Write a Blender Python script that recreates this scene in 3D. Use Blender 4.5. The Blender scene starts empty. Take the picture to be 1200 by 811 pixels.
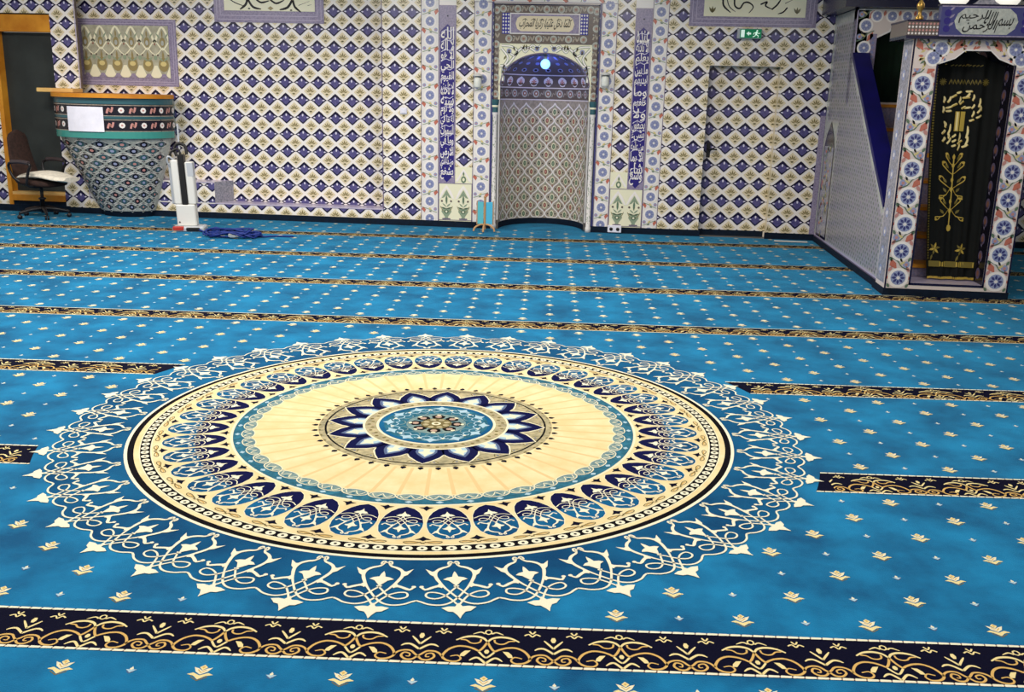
import bpy, math, random
from mathutils import Matrix, Vector
random.seed(7)
C = bpy.context.scene.collection
sin, cos, pi, rad = math.sin, math.cos, math.pi, math.radians

# ------------------------------------------------------------------ camera
F, PITCH, YAW, ROLL, H = 1137.44, 0.25636, -0.09792, -0.02384, 1.6394
W = 11.8615            # back wall plane (Y)
RY = 12.135            # recessed panel plane
TH = 0.0691            # the carpet is laid slightly askew to the wall
TP = 0.2109            # tile pitch


def lin(c):
    c = c / 255.0
    return c / 12.92 if c <= 0.04045 else ((c + 0.055) / 1.055) ** 2.4


def L(r, g, b):
    return (lin(r), lin(g), lin(b), 1.0)


# ------------------------------------------------------------------ materials
MATS = {}


def mat(name, rgb, rough=0.6, spec=0.3, mottle=0.0, scale=5.0, rgb2=None, metal=0.0, sheen=0.0,
        emit=None, bump=0.0, bscale=200.0, detail=4.0):
    m = bpy.data.materials.new(name)
    m.use_nodes = True
    nt = m.node_tree
    b = nt.nodes['Principled BSDF']
    b.inputs['Base Color'].default_value = L(*rgb)
    b.inputs['Roughness'].default_value = rough
    b.inputs['Specular IOR Level'].default_value = spec
    b.inputs['Metallic'].default_value = metal
    if sheen:
        b.inputs['Sheen Weight'].default_value = sheen
        b.inputs['Sheen Roughness'].default_value = 0.45
        b.inputs['Sheen Tint'].default_value = L(110, 205, 240)
    tc = None
    if mottle or bump:
        tc = nt.nodes.new('ShaderNodeTexCoord')
    if mottle:
        n = nt.nodes.new('ShaderNodeTexNoise')
        n.inputs['Scale'].default_value = scale
        n.inputs['Detail'].default_value = detail
        n.inputs['Roughness'].default_value = 0.6
        nt.links.new(tc.outputs['Object'], n.inputs['Vector'])
        r = nt.nodes.new('ShaderNodeValToRGB')
        r.color_ramp.elements[0].position = 0.5 - 0.16
        r.color_ramp.elements[1].position = 0.5 + 0.16
        d = rgb2 if rgb2 else tuple(max(0, x * (1 - mottle)) for x in rgb)
        r.color_ramp.elements[0].color = L(*d)
        r.color_ramp.elements[1].color = L(*rgb)
        nt.links.new(n.outputs['Fac'], r.inputs['Fac'])
        nt.links.new(r.outputs['Color'], b.inputs['Base Color'])
    if bump:
        n2 = nt.nodes.new('ShaderNodeTexNoise')
        n2.inputs['Scale'].default_value = bscale
        n2.inputs['Detail'].default_value = 2
        nt.links.new(tc.outputs['Object'], n2.inputs['Vector'])
        bp = nt.nodes.new('ShaderNodeBump')
        bp.inputs['Strength'].default_value = bump
        bp.inputs['Distance'].default_value = 0.01
        nt.links.new(n2.outputs['Fac'], bp.inputs['Height'])
        nt.links.new(bp.outputs['Normal'], b.inputs['Normal'])
    if emit:
        b.inputs['Emission Color'].default_value = L(*emit[0])
        b.inputs['Emission Strength'].default_value = emit[1]
    MATS[name] = m
    return m


def delin(v):
    return 255 * (v * 12.92 if v <= 0.0031308 else 1.055 * v ** (1 / 2.4) - 0.055)


def carpetmat(name, rgb, **k):
    f = 0.70
    rgb = tuple(delin(lin(c) * f) for c in rgb)
    if 'rgb2' in k:
        k['rgb2'] = tuple(delin(lin(c) * f) for c in k['rgb2'])
    return mat(name, rgb, rough=0.95, spec=0.05, bump=0.25, bscale=260, **k)


carpetmat('carpet_blue', (20, 124, 174), mottle=1, rgb2=(2, 70, 116), scale=2.8, sheen=0.42, detail=6)
carpetmat('carpet_deep', (12, 94, 140), mottle=1, rgb2=(2, 58, 102), scale=2.6, sheen=0.2, detail=5)
carpetmat('carpet_navy', (10, 10, 34))
carpetmat('carpet_navyblue', (12, 16, 66))
carpetmat('carpet_black', (14, 10, 16))
carpetmat('carpet_teal', (56, 122, 146), mottle=0.25, scale=30)
carpetmat('carpet_cream', (246, 226, 176), mottle=1, rgb2=(236, 208, 150), scale=7)
carpetmat('carpet_white', (246, 238, 208))
carpetmat('carpet_ivory', (243, 232, 196))
carpetmat('carpet_tan', (234, 200, 142))
carpetmat('carpet_gold', (222, 178, 104))
carpetmat('carpet_goldlt', (244, 222, 158))
carpetmat('carpet_olive', (122, 108, 68))
carpetmat('carpet_beige', (206, 190, 146), mottle=1, rgb2=(150, 142, 112), scale=26)
carpetmat('carpet_sage', (150, 168, 156), mottle=1, rgb2=(96, 128, 136), scale=40)
carpetmat('carpet_ice', (178, 205, 216))
carpetmat('carpet_slate', (94, 108, 142))
carpetmat('carpet_rose', (190, 160, 140))


def tilemat(name, rgb, rough=0.22, spec=0.45, **k):
    return mat(name, rgb, rough=rough, spec=spec, **k)


tilemat('tile_white', (244, 235, 227))
tilemat('tile_blush', (222, 205, 196))
tilemat('tile_cream', (228, 211, 176))
tilemat('tile_sage', (188, 184, 160), mottle=1, rgb2=(160, 156, 134), scale=14)
tilemat('tile_olive', (150, 134, 88))
tilemat('tile_moss', (112, 104, 66))
tilemat('tile_navy', (24, 18, 50))
tilemat('tile_violet', (98, 91, 140), mottle=1, rgb2=(74, 67, 116), scale=40)
tilemat('tile_pearl', (222, 214, 232))
tilemat('tile_lilac', (160, 148, 172), mottle=1, rgb2=(128, 116, 142), scale=55)
tilemat('tile_lilac2', (186, 174, 196))
tilemat('tile_porc', (232, 224, 218))
tilemat('tile_blue', (44, 34, 116))
tilemat('tile_royal', (36, 36, 140))
tilemat('tile_steel', (150, 156, 188))
tilemat('tile_steeldark', (126, 130, 170))
tilemat('tile_indigo', (66, 66, 118))
tilemat('tile_red', (196, 112, 92))
tilemat('tile_rust', (148, 100, 84))
tilemat('tile_green', (144, 158, 132))
tilemat('tile_greendark', (102, 122, 98))
tilemat('tile_yellow', (214, 196, 132))
tilemat('tile_ivory', (238, 232, 200))
tilemat('tile_taupe', (178, 166, 148), mottle=1, rgb2=(146, 134, 120), scale=30)
tilemat('tile_brown', (104, 90, 82))
tilemat('tile_line', (112, 98, 122))
tilemat('tile_grey', (192, 192, 182), mottle=1, rgb2=(158, 162, 154), scale=30)
tilemat('tile_greyline', (104, 112, 112))
tilemat('tile_stone', (172, 166, 176), mottle=1, rgb2=(120, 122, 132), scale=45)
tilemat('tile_teal', (62, 142, 132))
tilemat('tile_tealdark', (52, 92, 100))
tilemat('tile_black', (26, 22, 34))
tilemat('tile_pink', (196, 138, 130))
mat('skirting', (8, 26, 46), rough=0.8, spec=0.2, mottle=0.3, scale=20)
mat('wood', (218, 148, 44), rough=0.45, mottle=1, rgb2=(186, 112, 22), scale=3)
mat('wood_pale', (226, 186, 116), rough=0.45, mottle=1, rgb2=(208, 158, 88), scale=4)
mat('wood_peg', (186, 142, 96), rough=0.5)
mat('door_dark', (50, 54, 52), rough=0.5, spec=0.3, mottle=0.2, scale=3)
mat('dark_gap', (18, 14, 12), rough=0.8)
mat('plaster', (224, 220, 212), rough=0.8, mottle=0.05, scale=4)
mat('concrete', (130, 128, 124), rough=0.9)
mat('paper', (238, 234, 244), rough=0.8, mottle=0.05, scale=8)
mat('plastic_white', (212, 209, 202), rough=0.4, spec=0.4)
mat('plastic_grey', (176, 178, 182), rough=0.4, spec=0.4)
mat('plastic_black', (22, 18, 18), rough=0.45, spec=0.4)
mat('red_plastic', (170, 52, 44), rough=0.4)
mat('blue_cable', (16, 40, 112), rough=0.5)
mat('chair_fabric', (58, 38, 32), rough=0.9, mottle=0.35, scale=30)
mat('chair_black', (24, 20, 22), rough=0.4, spec=0.4)
mat('chair_arm', (62, 52, 54), rough=0.35, spec=0.5)
mat('towel', (228, 218, 200), rough=0.95, mottle=0.12, scale=22)
mat('sky_card', (86, 190, 226), rough=0.6)
mat('teal_card', (92, 180, 190), rough=0.6)
mat('sign_green', (0, 122, 78), rough=0.4, emit=((0, 122, 78), 0.25))
mat('sign_white', (225, 250, 236), rough=0.4, emit=((225, 250, 236), 0.35))
mat('velvet', (12, 14, 10), rough=0.85, mottle=0.4, scale=12)
mat('velvet_green', (4, 30, 14), rough=0.9, mottle=0.3, scale=6)
mat('gold_thread', (196, 164, 66), rough=0.4, spec=0.5)
mat('gold_pale', (244, 220, 150), rough=0.35, spec=0.6)
mat('gold_dull', (120, 104, 44), rough=0.5)
mat('brass', (176, 138, 70), rough=0.3, metal=0.8)
mat('crystal', (230, 226, 220), rough=0.15, spec=0.6)
mat('globe_glass', (250, 248, 240), rough=0.25, emit=((255, 250, 236), 0.75))
mat('bulb_blue', (170, 215, 255), rough=0.3, emit=((120, 185, 255), 2.2))
mat('frosted', (226, 226, 216), rough=0.3)
mat('coping_blue', (20, 16, 92), rough=0.4, spec=0.25, mottle=0.25, scale=3)
mat('canopy_navy', (14, 14, 52), rough=0.25, spec=0.4)
mat('ink', (22, 20, 24), rough=0.4)


# ------------------------------------------------------------------ mesh builder
WL = {}


class MB:
    def __init__(self):
        self.v, self.f, self.m, self.s = [], [], [], []

    def face(self, pts, mt, smooth=False):
        i = len(self.v)
        self.v += [tuple(p) for p in pts]
        self.f.append(tuple(range(i, i + len(pts))))
        self.m.append(mt)
        self.s.append(smooth)

    def grid(self, rows, mt, smooth=True, close=False):
        """rows: list of equal-length point lists -> shared-vertex quads"""
        i0 = len(self.v)
        n = len(rows[0])
        for r in rows:
            self.v += [tuple(p) for p in r]
        for a in range(len(rows) - 1):
            for b in range(n if close else n - 1):
                c = (b + 1) % n
                self.f.append((i0 + a * n + b, i0 + a * n + c, i0 + (a + 1) * n + c, i0 + (a + 1) * n + b))
                self.m.append(mt if not callable(mt) else mt(a, b))
                self.s.append(smooth)

    def box(self, x0, x1, y0, y1, z0, z1, mt, tf=None, bev=0.0):
        if bev:
            b = bev
            rows = []
            for z, ins in ((z0, b), (z0 + b, 0), (z1 - b, 0), (z1, b)):
                r = []
                X0, X1, Y0, Y1 = x0 + ins, x1 - ins, y0 + ins, y1 - ins
                c = b
                r = [(X0 + c, Y0, z), (X1 - c, Y0, z), (X1, Y0 + c, z), (X1, Y1 - c, z), (X1 - c, Y1, z), (X0 + c, Y1, z), (X0, Y1 - c, z), (X0, Y0 + c, z)]
                rows.append(r)
            if tf:
                rows = [[tf(p) for p in r] for r in rows]
            self.grid(rows, mt, False, True)
            self.face(rows[0][::-1], mt)
            self.face(rows[-1], mt)
            return
        P = [(x0, y0, z0), (x1, y0, z0), (x1, y1, z0), (x0, y1, z0), (x0, y0, z1), (x1, y0, z1), (x1, y1, z1), (x0, y1, z1)]
        if tf:
            P = [tf(p) for p in P]
        i = len(self.v)
        self.v += P
        for q in ((0, 3, 2, 1), (4, 5, 6, 7), (0, 1, 5, 4), (1, 2, 6, 5), (2, 3, 7, 6), (3, 0, 4, 7)):
            self.f.append(tuple(i + k for k in q))
            self.m.append(mt)
            self.s.append(False)

    def lathe(self, prof, cx, cy, mt, n=20, tf=None, z0=0.0, smooth=True):
        rows = []
        for r, z in prof:
            row = [(cx + r * cos(2 * pi * k / n), cy + r * sin(2 * pi * k / n), z0 + z) for k in range(n)]
            rows.append([tf(p) for p in row] if tf else row)
        self.grid(rows, mt, smooth, True)

    def sphere(self, c, r, mt, n=16, m=10, sc=(1, 1, 1), tf=None):
        rows = []
        for a in range(m + 1):
            t = -pi / 2 + pi * a / m
            row = [(c[0] + r * sc[0] * cos(t) * cos(2 * pi * k / n), c[1] + r * sc[1] * cos(t) * sin(2 * pi * k / n), c[2] + r * sc[2] * sin(t)) for k in range(n)]
            rows.append([tf(p) for p in row] if tf else row)
        self.grid(rows, mt, True, True)

    def tube(self, pts, r, mt, n=8, tf=None, sub=4, closed=False):
        P = [Vector(p) for p in (smooth3(pts, sub) if sub else pts)]
        if tf:
            P = [Vector(tf(p)) for p in P]
        rows = []
        up = Vector((0, 0, 1))
        for i, p in enumerate(P):
            d = (P[min(i + 1, len(P) - 1)] - P[max(i - 1, 0)])
            if d.length < 1e-9:
                d = Vector((0, 0, 1))
            d.normalize()
            a = d.cross(up)
            if a.length < 1e-3:
                a = d.cross(Vector((1, 0, 0)))
            a.normalize()
            b = a.cross(d)
            rr = r[min(i * len(r) // len(P), len(r) - 1)] if isinstance(r, (list, tuple)) else r
            rows.append([tuple(p + rr * (a * cos(2 * pi * k / n) + b * sin(2 * pi * k / n))) for k in range(n)])
        self.grid(rows, mt, True, True)
        self.face(rows[0], mt)
        self.face(rows[-1][::-1], mt)

    def prism(self, pts, axis, a0, a1, mt, tf=None):
        """2-D outline (concave allowed) extruded along axis 'x','y' or 'z'"""
        def P(p, a):
            q = {'x': (a, p[0], p[1]), 'y': (p[0], a, p[1]), 'z': (p[0], p[1], a)}[axis]
            return tf(q) if tf else q
        A = [P(p, a0) for p in pts]
        B = [P(p, a1) for p in pts]
        self.face(A, mt)
        self.face(B[::-1], mt)
        n = len(pts)
        for i in range(n):
            j = (i + 1) % n
            self.face((A[i], A[j], B[j], B[i]), mt)

    def build(self, name, parent=None, kind=None, label=None, cat=None, group=None, origin=True):
        base = Vector((0, 0, 0))
        if parent is not None:
            base = WL[parent.name]
        elif origin and kind != 'structure' and self.v:
            xs, ys, zs = zip(*self.v)
            base = Vector(((min(xs) + max(xs)) / 2, (min(ys) + max(ys)) / 2, min(zs)))
        me = bpy.data.meshes.new(name)
        me.from_pydata([(p[0] - base[0], p[1] - base[1], p[2] - base[2]) for p in self.v], [], self.f)
        names = []
        for x in self.m:
            if x not in names:
                names.append(x)
        for x in names:
            me.materials.append(MATS[x])
        idx = {x: i for i, x in enumerate(names)}
        me.polygons.foreach_set('material_index', [idx[x] for x in self.m])
        me.polygons.foreach_set('use_smooth', self.s)
        me.update()
        o = bpy.data.objects.new(name, me)
        C.objects.link(o)
        if parent is not None:
            o.parent = parent
            WL[o.name] = base
        else:
            o.location = base
            WL[o.name] = base
        if kind:
            o['kind'] = kind
        tag(o, label, cat, group)
        return o


def tag(o, label=None, cat=None, group=None):
    if label:
        o['label'] = label
    if cat:
        o['category'] = cat
    if group:
        o['group'] = group
    return o


def thing(name, loc, label, cat, group=None):
    o = bpy.data.objects.new(name, None)
    o.empty_display_size = 0.1
    C.objects.link(o)
    o.location = loc
    WL[o.name] = Vector(loc)
    return tag(o, label, cat, group)


def smooth3(P, sub=4, closed=False):
    n = len(P)
    if n < 3:
        return list(P)
    out = []
    dim = len(P[0])
    rng = n if closed else n - 1
    for i in range(rng):
        if closed:
            a, b, c, d = P[(i - 1) % n], P[i], P[(i + 1) % n], P[(i + 2) % n]
        else:
            a, b, c, d = P[max(i - 1, 0)], P[i], P[i + 1], P[min(i + 2, n - 1)]
        for k in range(sub):
            t = k / sub
            out.append(tuple(0.5 * (2 * b[q] + (c[q] - a[q]) * t + (2 * a[q] - 5 * b[q] + 4 * c[q] - d[q]) * t * t + (3 * b[q] - a[q] - 3 * c[q] + d[q]) * t ** 3) for q in range(dim)))
    if not closed:
        out.append(tuple(P[-1]))
    return out


def clip_poly(pts, r):
    def cut(P, f, inter):
        o = []
        for i in range(len(P)):
            a, b = P[i - 1], P[i]
            fa, fb = f(a), f(b)
            if fb:
                if not fa:
                    o.append(inter(a, b))
                o.append(b)
            elif fa:
                o.append(inter(a, b))
        return o
    x0, z0, x1, z1 = r
    ix = lambda X: (lambda a, b: (X, a[1] + (b[1] - a[1]) * (X - a[0]) / (b[0] - a[0])))
    iz = lambda Z: (lambda a, b: (a[0] + (b[0] - a[0]) * (Z - a[1]) / (b[1] - a[1]), Z))
    P = pts
    for f, i in ((lambda p: p[0] >= x0, ix(x0)), (lambda p: p[0] <= x1, ix(x1)), (lambda p: p[1] >= z0, iz(z0)), (lambda p: p[1] <= z1, iz(z1))):
        if not P:
            return P
        P = cut(P, f, i)
    return P


class D2:
    """draws flat ornament on a surface given by fn(u, v, layer)"""
    def __init__(self, mb, fn, clip=None, flip=1):
        self.mb, self.fn, self.clip = mb, fn, clip

    def poly(self, pts, mt, layer=1):
        if self.clip:
            c = self.clip
            if not all(c[0] <= p[0] <= c[2] and c[1] <= p[1] <= c[3] for p in pts):
                pts = clip_poly(list(pts), c)
                if len(pts) < 3:
                    return
                a = sum(pts[i - 1][0] * pts[i][1] - pts[i][0] * pts[i - 1][1] for i in range(len(pts)))
                if abs(a) < 1e-7:
                    return
        self.mb.face([self.fn(p[0], p[1], layer) for p in pts], mt)

    def rect(self, x0, z0, x1, z1, mt, layer=1):
        self.poly([(x0, z0), (x1, z0), (x1, z1), (x0, z1)], mt, layer)

    def disc(self, x, z, r, mt, layer=1, n=12, rz=None, a0=0.0):
        rz = r if rz is None else rz
        self.poly([(x + r * cos(2 * pi * k / n + a0), z + rz * sin(2 * pi * k / n + a0)) for k in range(n)], mt, layer)

    def leaf(self, x, z, ang, ln, wd, mt, layer=1):
        c, s = cos(ang), sin(ang)
        P = [(0, 0), (0.3, 0.42), (0.6, 0.46), (1, 0), (0.6, -0.46), (0.3, -0.42)]
        self.poly([(x + a * ln * c - b * wd * s, z + a * ln * s + b * wd * c) for a, b in P], mt, layer)

    def stroke(self, pts, w, mt, layer=1, sub=3, closed=False, taper=(1, 1)):
        P = smooth3(pts, sub, closed) if sub > 1 else list(pts)
        n = len(P)
        Lr, Rr = [], []
        for i in range(n):
            a = P[(i - 1) % n] if closed else P[max(i - 1, 0)]
            b = P[(i + 1) % n] if closed else P[min(i + 1, n - 1)]
            dx, dz = b[0] - a[0], b[1] - a[1]
            l = math.hypot(dx, dz) or 1e-9
            t = i / max(1, n - 1)
            k = 1.0
            if not closed:
                k = taper[0] + (1 - taper[0]) * min(1, t * 3) if t < 0.5 else taper[1] + (1 - taper[1]) * min(1, (1 - t) * 3)
            ox, oz = -dz / l * w * k / 2, dx / l * w * k / 2
            Lr.append((P[i][0] + ox, P[i][1] + oz))
            Rr.append((P[i][0] - ox, P[i][1] - oz))
        if self.clip:
            for i in range(n if closed else n - 1):
                j = (i + 1) % n
                self.poly([Lr[i], Lr[j], Rr[j], Rr[i]], mt, layer)
        else:
            A = [self.fn(p[0], p[1], layer) for p in Lr]
            B = [self.fn(p[0], p[1], layer) for p in Rr]
            if closed:
                A.append(A[0])
                B.append(B[0])
            self.mb.grid([A, B], mt, False)


# ------------------------------------------------------------------ arabic text (joined presentation forms)
FORMS = {'ا': 'FE8D FE8E', 'ب': 'FE8F FE90 FE91 FE92', 'ت': 'FE95 FE96 FE97 FE98', 'ج': 'FE9D FE9E FE9F FEA0', 'ح': 'FEA1 FEA2 FEA3 FEA4',
         'خ': 'FEA5 FEA6 FEA7 FEA8', 'د': 'FEA9 FEAA', 'ذ': 'FEAB FEAC', 'ر': 'FEAD FEAE', 'ز': 'FEAF FEB0', 'س': 'FEB1 FEB2 FEB3 FEB4',
         'ش': 'FEB5 FEB6 FEB7 FEB8', 'ض': 'FEBD FEBE FEBF FEC0', 'ط': 'FEC1 FEC2 FEC3 FEC4', 'ع': 'FEC9 FECA FECB FECC', 'ف': 'FED1 FED2 FED3 FED4',
         'ق': 'FED5 FED6 FED7 FED8', 'ك': 'FED9 FEDA FEDB FEDC', 'ل': 'FEDD FEDE FEDF FEE0', 'م': 'FEE1 FEE2 FEE3 FEE4', 'ن': 'FEE5 FEE6 FEE7 FEE8',
         'ه': 'FEE9 FEEA FEEB FEEC', 'و': 'FEED FEEE', 'ي': 'FEF1 FEF2 FEF3 FEF4', 'ة': 'FE93 FE94', 'ى': 'FEEF FEF0', 'ء': 'FE80'}
FORMS = {k: [chr(int(x, 16)) for x in v.split()] for k, v in FORMS.items()}


def shape_arabic(s):
    out = []
    for w in s.split(' '):
        r = ''
        i = 0
        prev = False
        while i < len(w):
            ch = w[i]
            if ch == 'ل' and i + 1 < len(w) and w[i + 1] == 'ا':
                r += chr(0xFEFC) if prev else chr(0xFEFB)
                prev = False
                i += 2
                continue
            f = FORMS[ch]
            nxt = i + 1 < len(w) and w[i + 1] != 'ء' and len(f) == 4
            r += (f[3] if nxt else f[1]) if prev and len(f) > 1 else (f[2] if nxt else f[0])
            prev = nxt
            i += 1
        out.append(r[::-1])
    return ' '.join(out[::-1])


_TC = {}


def text_mesh(s):
    if s not in _TC:
        cu = bpy.data.curves.new('lettering', 'FONT')
        cu.body = shape_arabic(s)
        cu.resolution_u = 3
        cu.offset = 0.012
        o = bpy.data.objects.new('lettering', cu)
        C.objects.link(o)
        dg = bpy.context.evaluated_depsgraph_get()
        me = o.evaluated_get(dg).to_mesh()
        V = [(v.co.x, v.co.y) for v in me.vertices]
        Fc = [tuple(p.vertices) for p in me.polygons]
        bpy.data.objects.remove(o)
        bpy.data.curves.remove(cu)
        x0, x1 = min(v[0] for v in V), max(v[0] for v in V)
        y0, y1 = min(v[1] for v in V), max(v[1] for v in V)
        _TC[s] = ([((v[0] - x0) / (x1 - x0), (v[1] - y0) / (y1 - y0)) for v in V], Fc)
    return _TC[s]


def write(d, s, x0, z0, x1, z1, mt, layer, lean=0.0):
    V, Fc = text_mesh(s)
    i0 = len(d.mb.v)
    for u, v in V:
        d.mb.v.append(d.fn(x0 + (x1 - x0) * u + lean * (v - 0.5) * (z1 - z0), z0 + (z1 - z0) * v, layer))
    for f in Fc:
        d.mb.f.append(tuple(i0 + k for k in f))
        d.mb.m.append(mt)
        d.mb.s.append(False)


# ================================================================== CARPET
ct, st = cos(TH), sin(TH)


def cfn(s, t, l):
    return (s * ct - t * st, s * st + t * ct, l * 0.0007)


CS, CTT = -0.5082, 4.6433      # medallion centre in carpet coordinates
T0, TS, SW = 2.6385, 1.409, 0.1145   # stripe rows
COL0, COLP = 0.2775, 0.2035

floor = MB()
floor.box(-9.5, 7.0, -0.5, 12.8, -0.12, -0.012, 'concrete')
floor.build('floor', kind='structure')

carpet = MB()
x0, x1, y0, y1 = -9.3, 6.8, -0.4, W - 0.002
nx = []
top = [(x0, y0, 0), (x1, y0, 0), (x1, y1, 0)]
arc = [(-0.845 + 0.54 * cos(a), W + 0.68 * sin(a), 0) for a in [pi * k / 16 for k in range(17)]]
top += arc + [(x0, y1, 0)]
carpet.face(top, 'carpet_blue')
bot = [(p[0], p[1], -0.012) for p in top]
carpet.face(bot[::-1], 'carpet_blue')
for i in range(len(top)):
    j = (i + 1) % len(top)
    carpet.face((top[i], bot[i], bot[j], top[j]), 'carpet_blue')
cd = D2(carpet, cfn)


def big_sprig(d, s, t, far):
    d.poly([(s, t - 0.036), (s + 0.018, t - 0.018), (s + 0.038, t - 0.012), (s + 0.022, t - 0.003), (s, t - 0.016),
            (s - 0.022, t - 0.003), (s - 0.038, t - 0.012), (s - 0.018, t - 0.018)], 'carpet_goldlt', 1)
    if far:
        d.poly([(s, t - 0.012), (s + 0.026, t + 0.022), (s, t + 0.036), (s - 0.026, t + 0.022)], 'carpet_ivory', 1)
        return
    d.poly([(s, t - 0.012), (s + 0.017, t + 0.002), (s + 0.027, t + 0.024), (s + 0.012, t + 0.018), (s, t + 0.008),
            (s - 0.012, t + 0.018), (s - 0.027, t + 0.024), (s - 0.017, t + 0.002)], 'carpet_ivory', 1)
    d.poly([(s, t + 0.010), (s + 0.012, t + 0.024), (s, t + 0.037), (s - 0.012, t + 0.024)], 'carpet_goldlt', 1)
    d.stroke([(s - 0.024, t - 0.022), (s, t - 0.041), (s + 0.024, t - 0.022)], 0.004, 'carpet_olive', 0.6, 1)
    d.stroke([(s - 0.012, t + 0.012), (s, t - 0.003), (s + 0.012, t + 0.012)], 0.004, 'carpet_gold', 1.4, 1)
    d.poly([(s, t + 0.018), (s + 0.005, t + 0.025), (s, t + 0.031), (s - 0.005, t + 0.025)], 'carpet_gold', 1.4)


def small_sprig(d, s, t, far):
    if far:
        d.disc(s, t, 0.013, 'carpet_ice', 1, 4)
        return
    d.poly([(s, t - 0.016), (s + 0.016, t), (s + 0.006, t), (s, t + 0.016), (s - 0.006, t), (s - 0.016, t)], 'carpet_ice', 1)
    d.poly([(s, t - 0.004), (s + 0.006, t + 0.004), (s, t + 0.012), (s - 0.006, t + 0.004)], 'carpet_ivory', 1.4)
    d.stroke([(s - 0.010, t - 0.010), (s, t - 0.019), (s + 0.010, t - 0.010)], 0.003, 'carpet_slate', 0.6, 1)


for k in range(-1, 7):
    base = T0 + TS * k
    for r in range(7):
        t = base + 0.2025 + r * 0.1673
        for n in range(-52, 40):
            s = COL0 + COLP * n
            X, Y, _ = cfn(s, t, 0)
            if not (-9 < X < 6.5 and 1.6 < Y < W - 0.06):
                continue
            if X < -0.72 * Y - 2.0 or X > 0.46 * Y + 2.2:
                continue
            if math.hypot(s - CS, t - CTT) < 1.90:
                continue
            if 2.38 < X < 3.46 and Y > 8.55:
                continue
            far = t > 6.5
            if (n + r) % 2 == 0:
                big_sprig(cd, s, t, far)
            else:
                small_sprig(cd, s, t, far)
carpet_o = carpet.build('carpet', label='blue fitted carpet with gold sprigs covering the whole prayer hall floor', cat='carpet')

MA = dict(
    wing=[(0.0110, 0.0594), (0.0251, 0.0684), (0.0476, 0.0554)],
    leafo=[(0, 0.0125), (0.0133, 0.0331), (0.0393, 0.0429), (0.0712, 0.0373), (0.0972, 0.0183)],
    leafi=[(0.0841, 0.0232), (0.0659, 0.0200), (0.0522, 0.0061), (0.0360, 0.0036), (0.0231, 0.0124), (0.0208, 0.0271)],
    cross=[(0, 0.0138), (0.0112, -0.0173), (0.0238, -0.0365), (0.0368, -0.0281), (0.0589, -0.0170), (0.0874, -0.0150), (0.1137, -0.0320),
           (0.1295, -0.0618), (0.1290, -0.0801), (0.1118, -0.0952), (0.0876, -0.0969), (0.0753, -0.0821), (0.0857, -0.0649), (0.1076, -0.0713)],
    bleaf=[(0.0483, -0.0366), (0.0657, -0.0385), (0.0765, -0.0533), (0.0802, -0.0684), (0.0663, -0.0681)],
    lowv=[(0, -0.0731), (0.0093, -0.0642), (0.0234, -0.0415)],
    low=[(0, -0.1029), (0.0223, -0.0755), (0.0361, -0.0764), (0.0494, -0.0900)])
BX = 0.2022
MBm = dict(
    con=[(0.1295, -0.0740), (0.1405, -0.0568), (0.1573, -0.0476), (0.1780, -0.0492), (0.1930, -0.0665), (0.2022, -0.0762), (0.2167, -0.0938),
         (0.2371, -0.0948), (0.2518, -0.0775), (0.2443, -0.0598), (0.2278, -0.0653), (0.2275, -0.0792), (0.2379, -0.0785)],
    v=[(0.2022, -0.0113), (0.2139, 0.0068), (0.2310, 0.0318)],
    w=[(0.2022, -0.0396), (0.2285, -0.0144), (0.2463, -0.0131), (0.2594, -0.0235)])
TW = [(-0.0248, 0.0570), (-0.0112, 0.0655), (0.0, 0.0518), (0.0112, 0.0655), (0.0248, 0.0570)]
TV = [(-0.0094, 0.0830), (0, 0.0685), (0.0094, 0.0830)]


def border_motif(d, s, t, sub):
    g, gl = 'carpet_gold', 'carpet_goldlt'
    w = 0.0075

    def both(P, wd, m, axis=0.0, taper=(1, 1), l=2):
        d.stroke([(s + x, t + z) for x, z in P], wd, m, l, sub, taper=taper)
        d.stroke([(s + 2 * axis - x, t + z) for x, z in P], wd, m, l, sub, taper=taper)
    d.stroke([(s + 0.010 * cos(a), t + 0.069 + 0.0125 * sin(a)) for a in [2 * pi * q / 8 for q in range(9)]], 0.005, gl, 2, 1)
    both(MA['wing'], 0.006, gl, taper=(1, .3))
    both(MA['leafo'], 0.010, gl, taper=(.6, .5))
    both(MA['leafi'], 0.006, g)
    both(MA['cross'], 0.0085, g, taper=(.9, .5))
    for sg in (1, -1):
        d.poly([(s + sg * x, t + z) for x, z in MA['bleaf']], gl, 2)
    both(MA['lowv'], 0.007, gl)
    both(MA['low'], 0.0085, gl, taper=(1, .4))
    d.disc(s, t - 0.040, 0.008, gl, 2, 6, 0.012)
    both(MBm['con'], w, g, BX, taper=(1, .5))
    both(MBm['v'], 0.0075, gl, BX, taper=(1, .5))
    both(MBm['w'], 0.0085, gl, BX, taper=(1, .4))
    d.disc(s + BX, t + 0.036, 0.0085, gl, 2, 6, 0.016)
    for q in (-0.065, 0.065):
        for P in (TW, TV):
            d.stroke([(s + BX + q + x, t + z) for x, z in P], 0.0055, gl, 2, sub)


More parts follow.
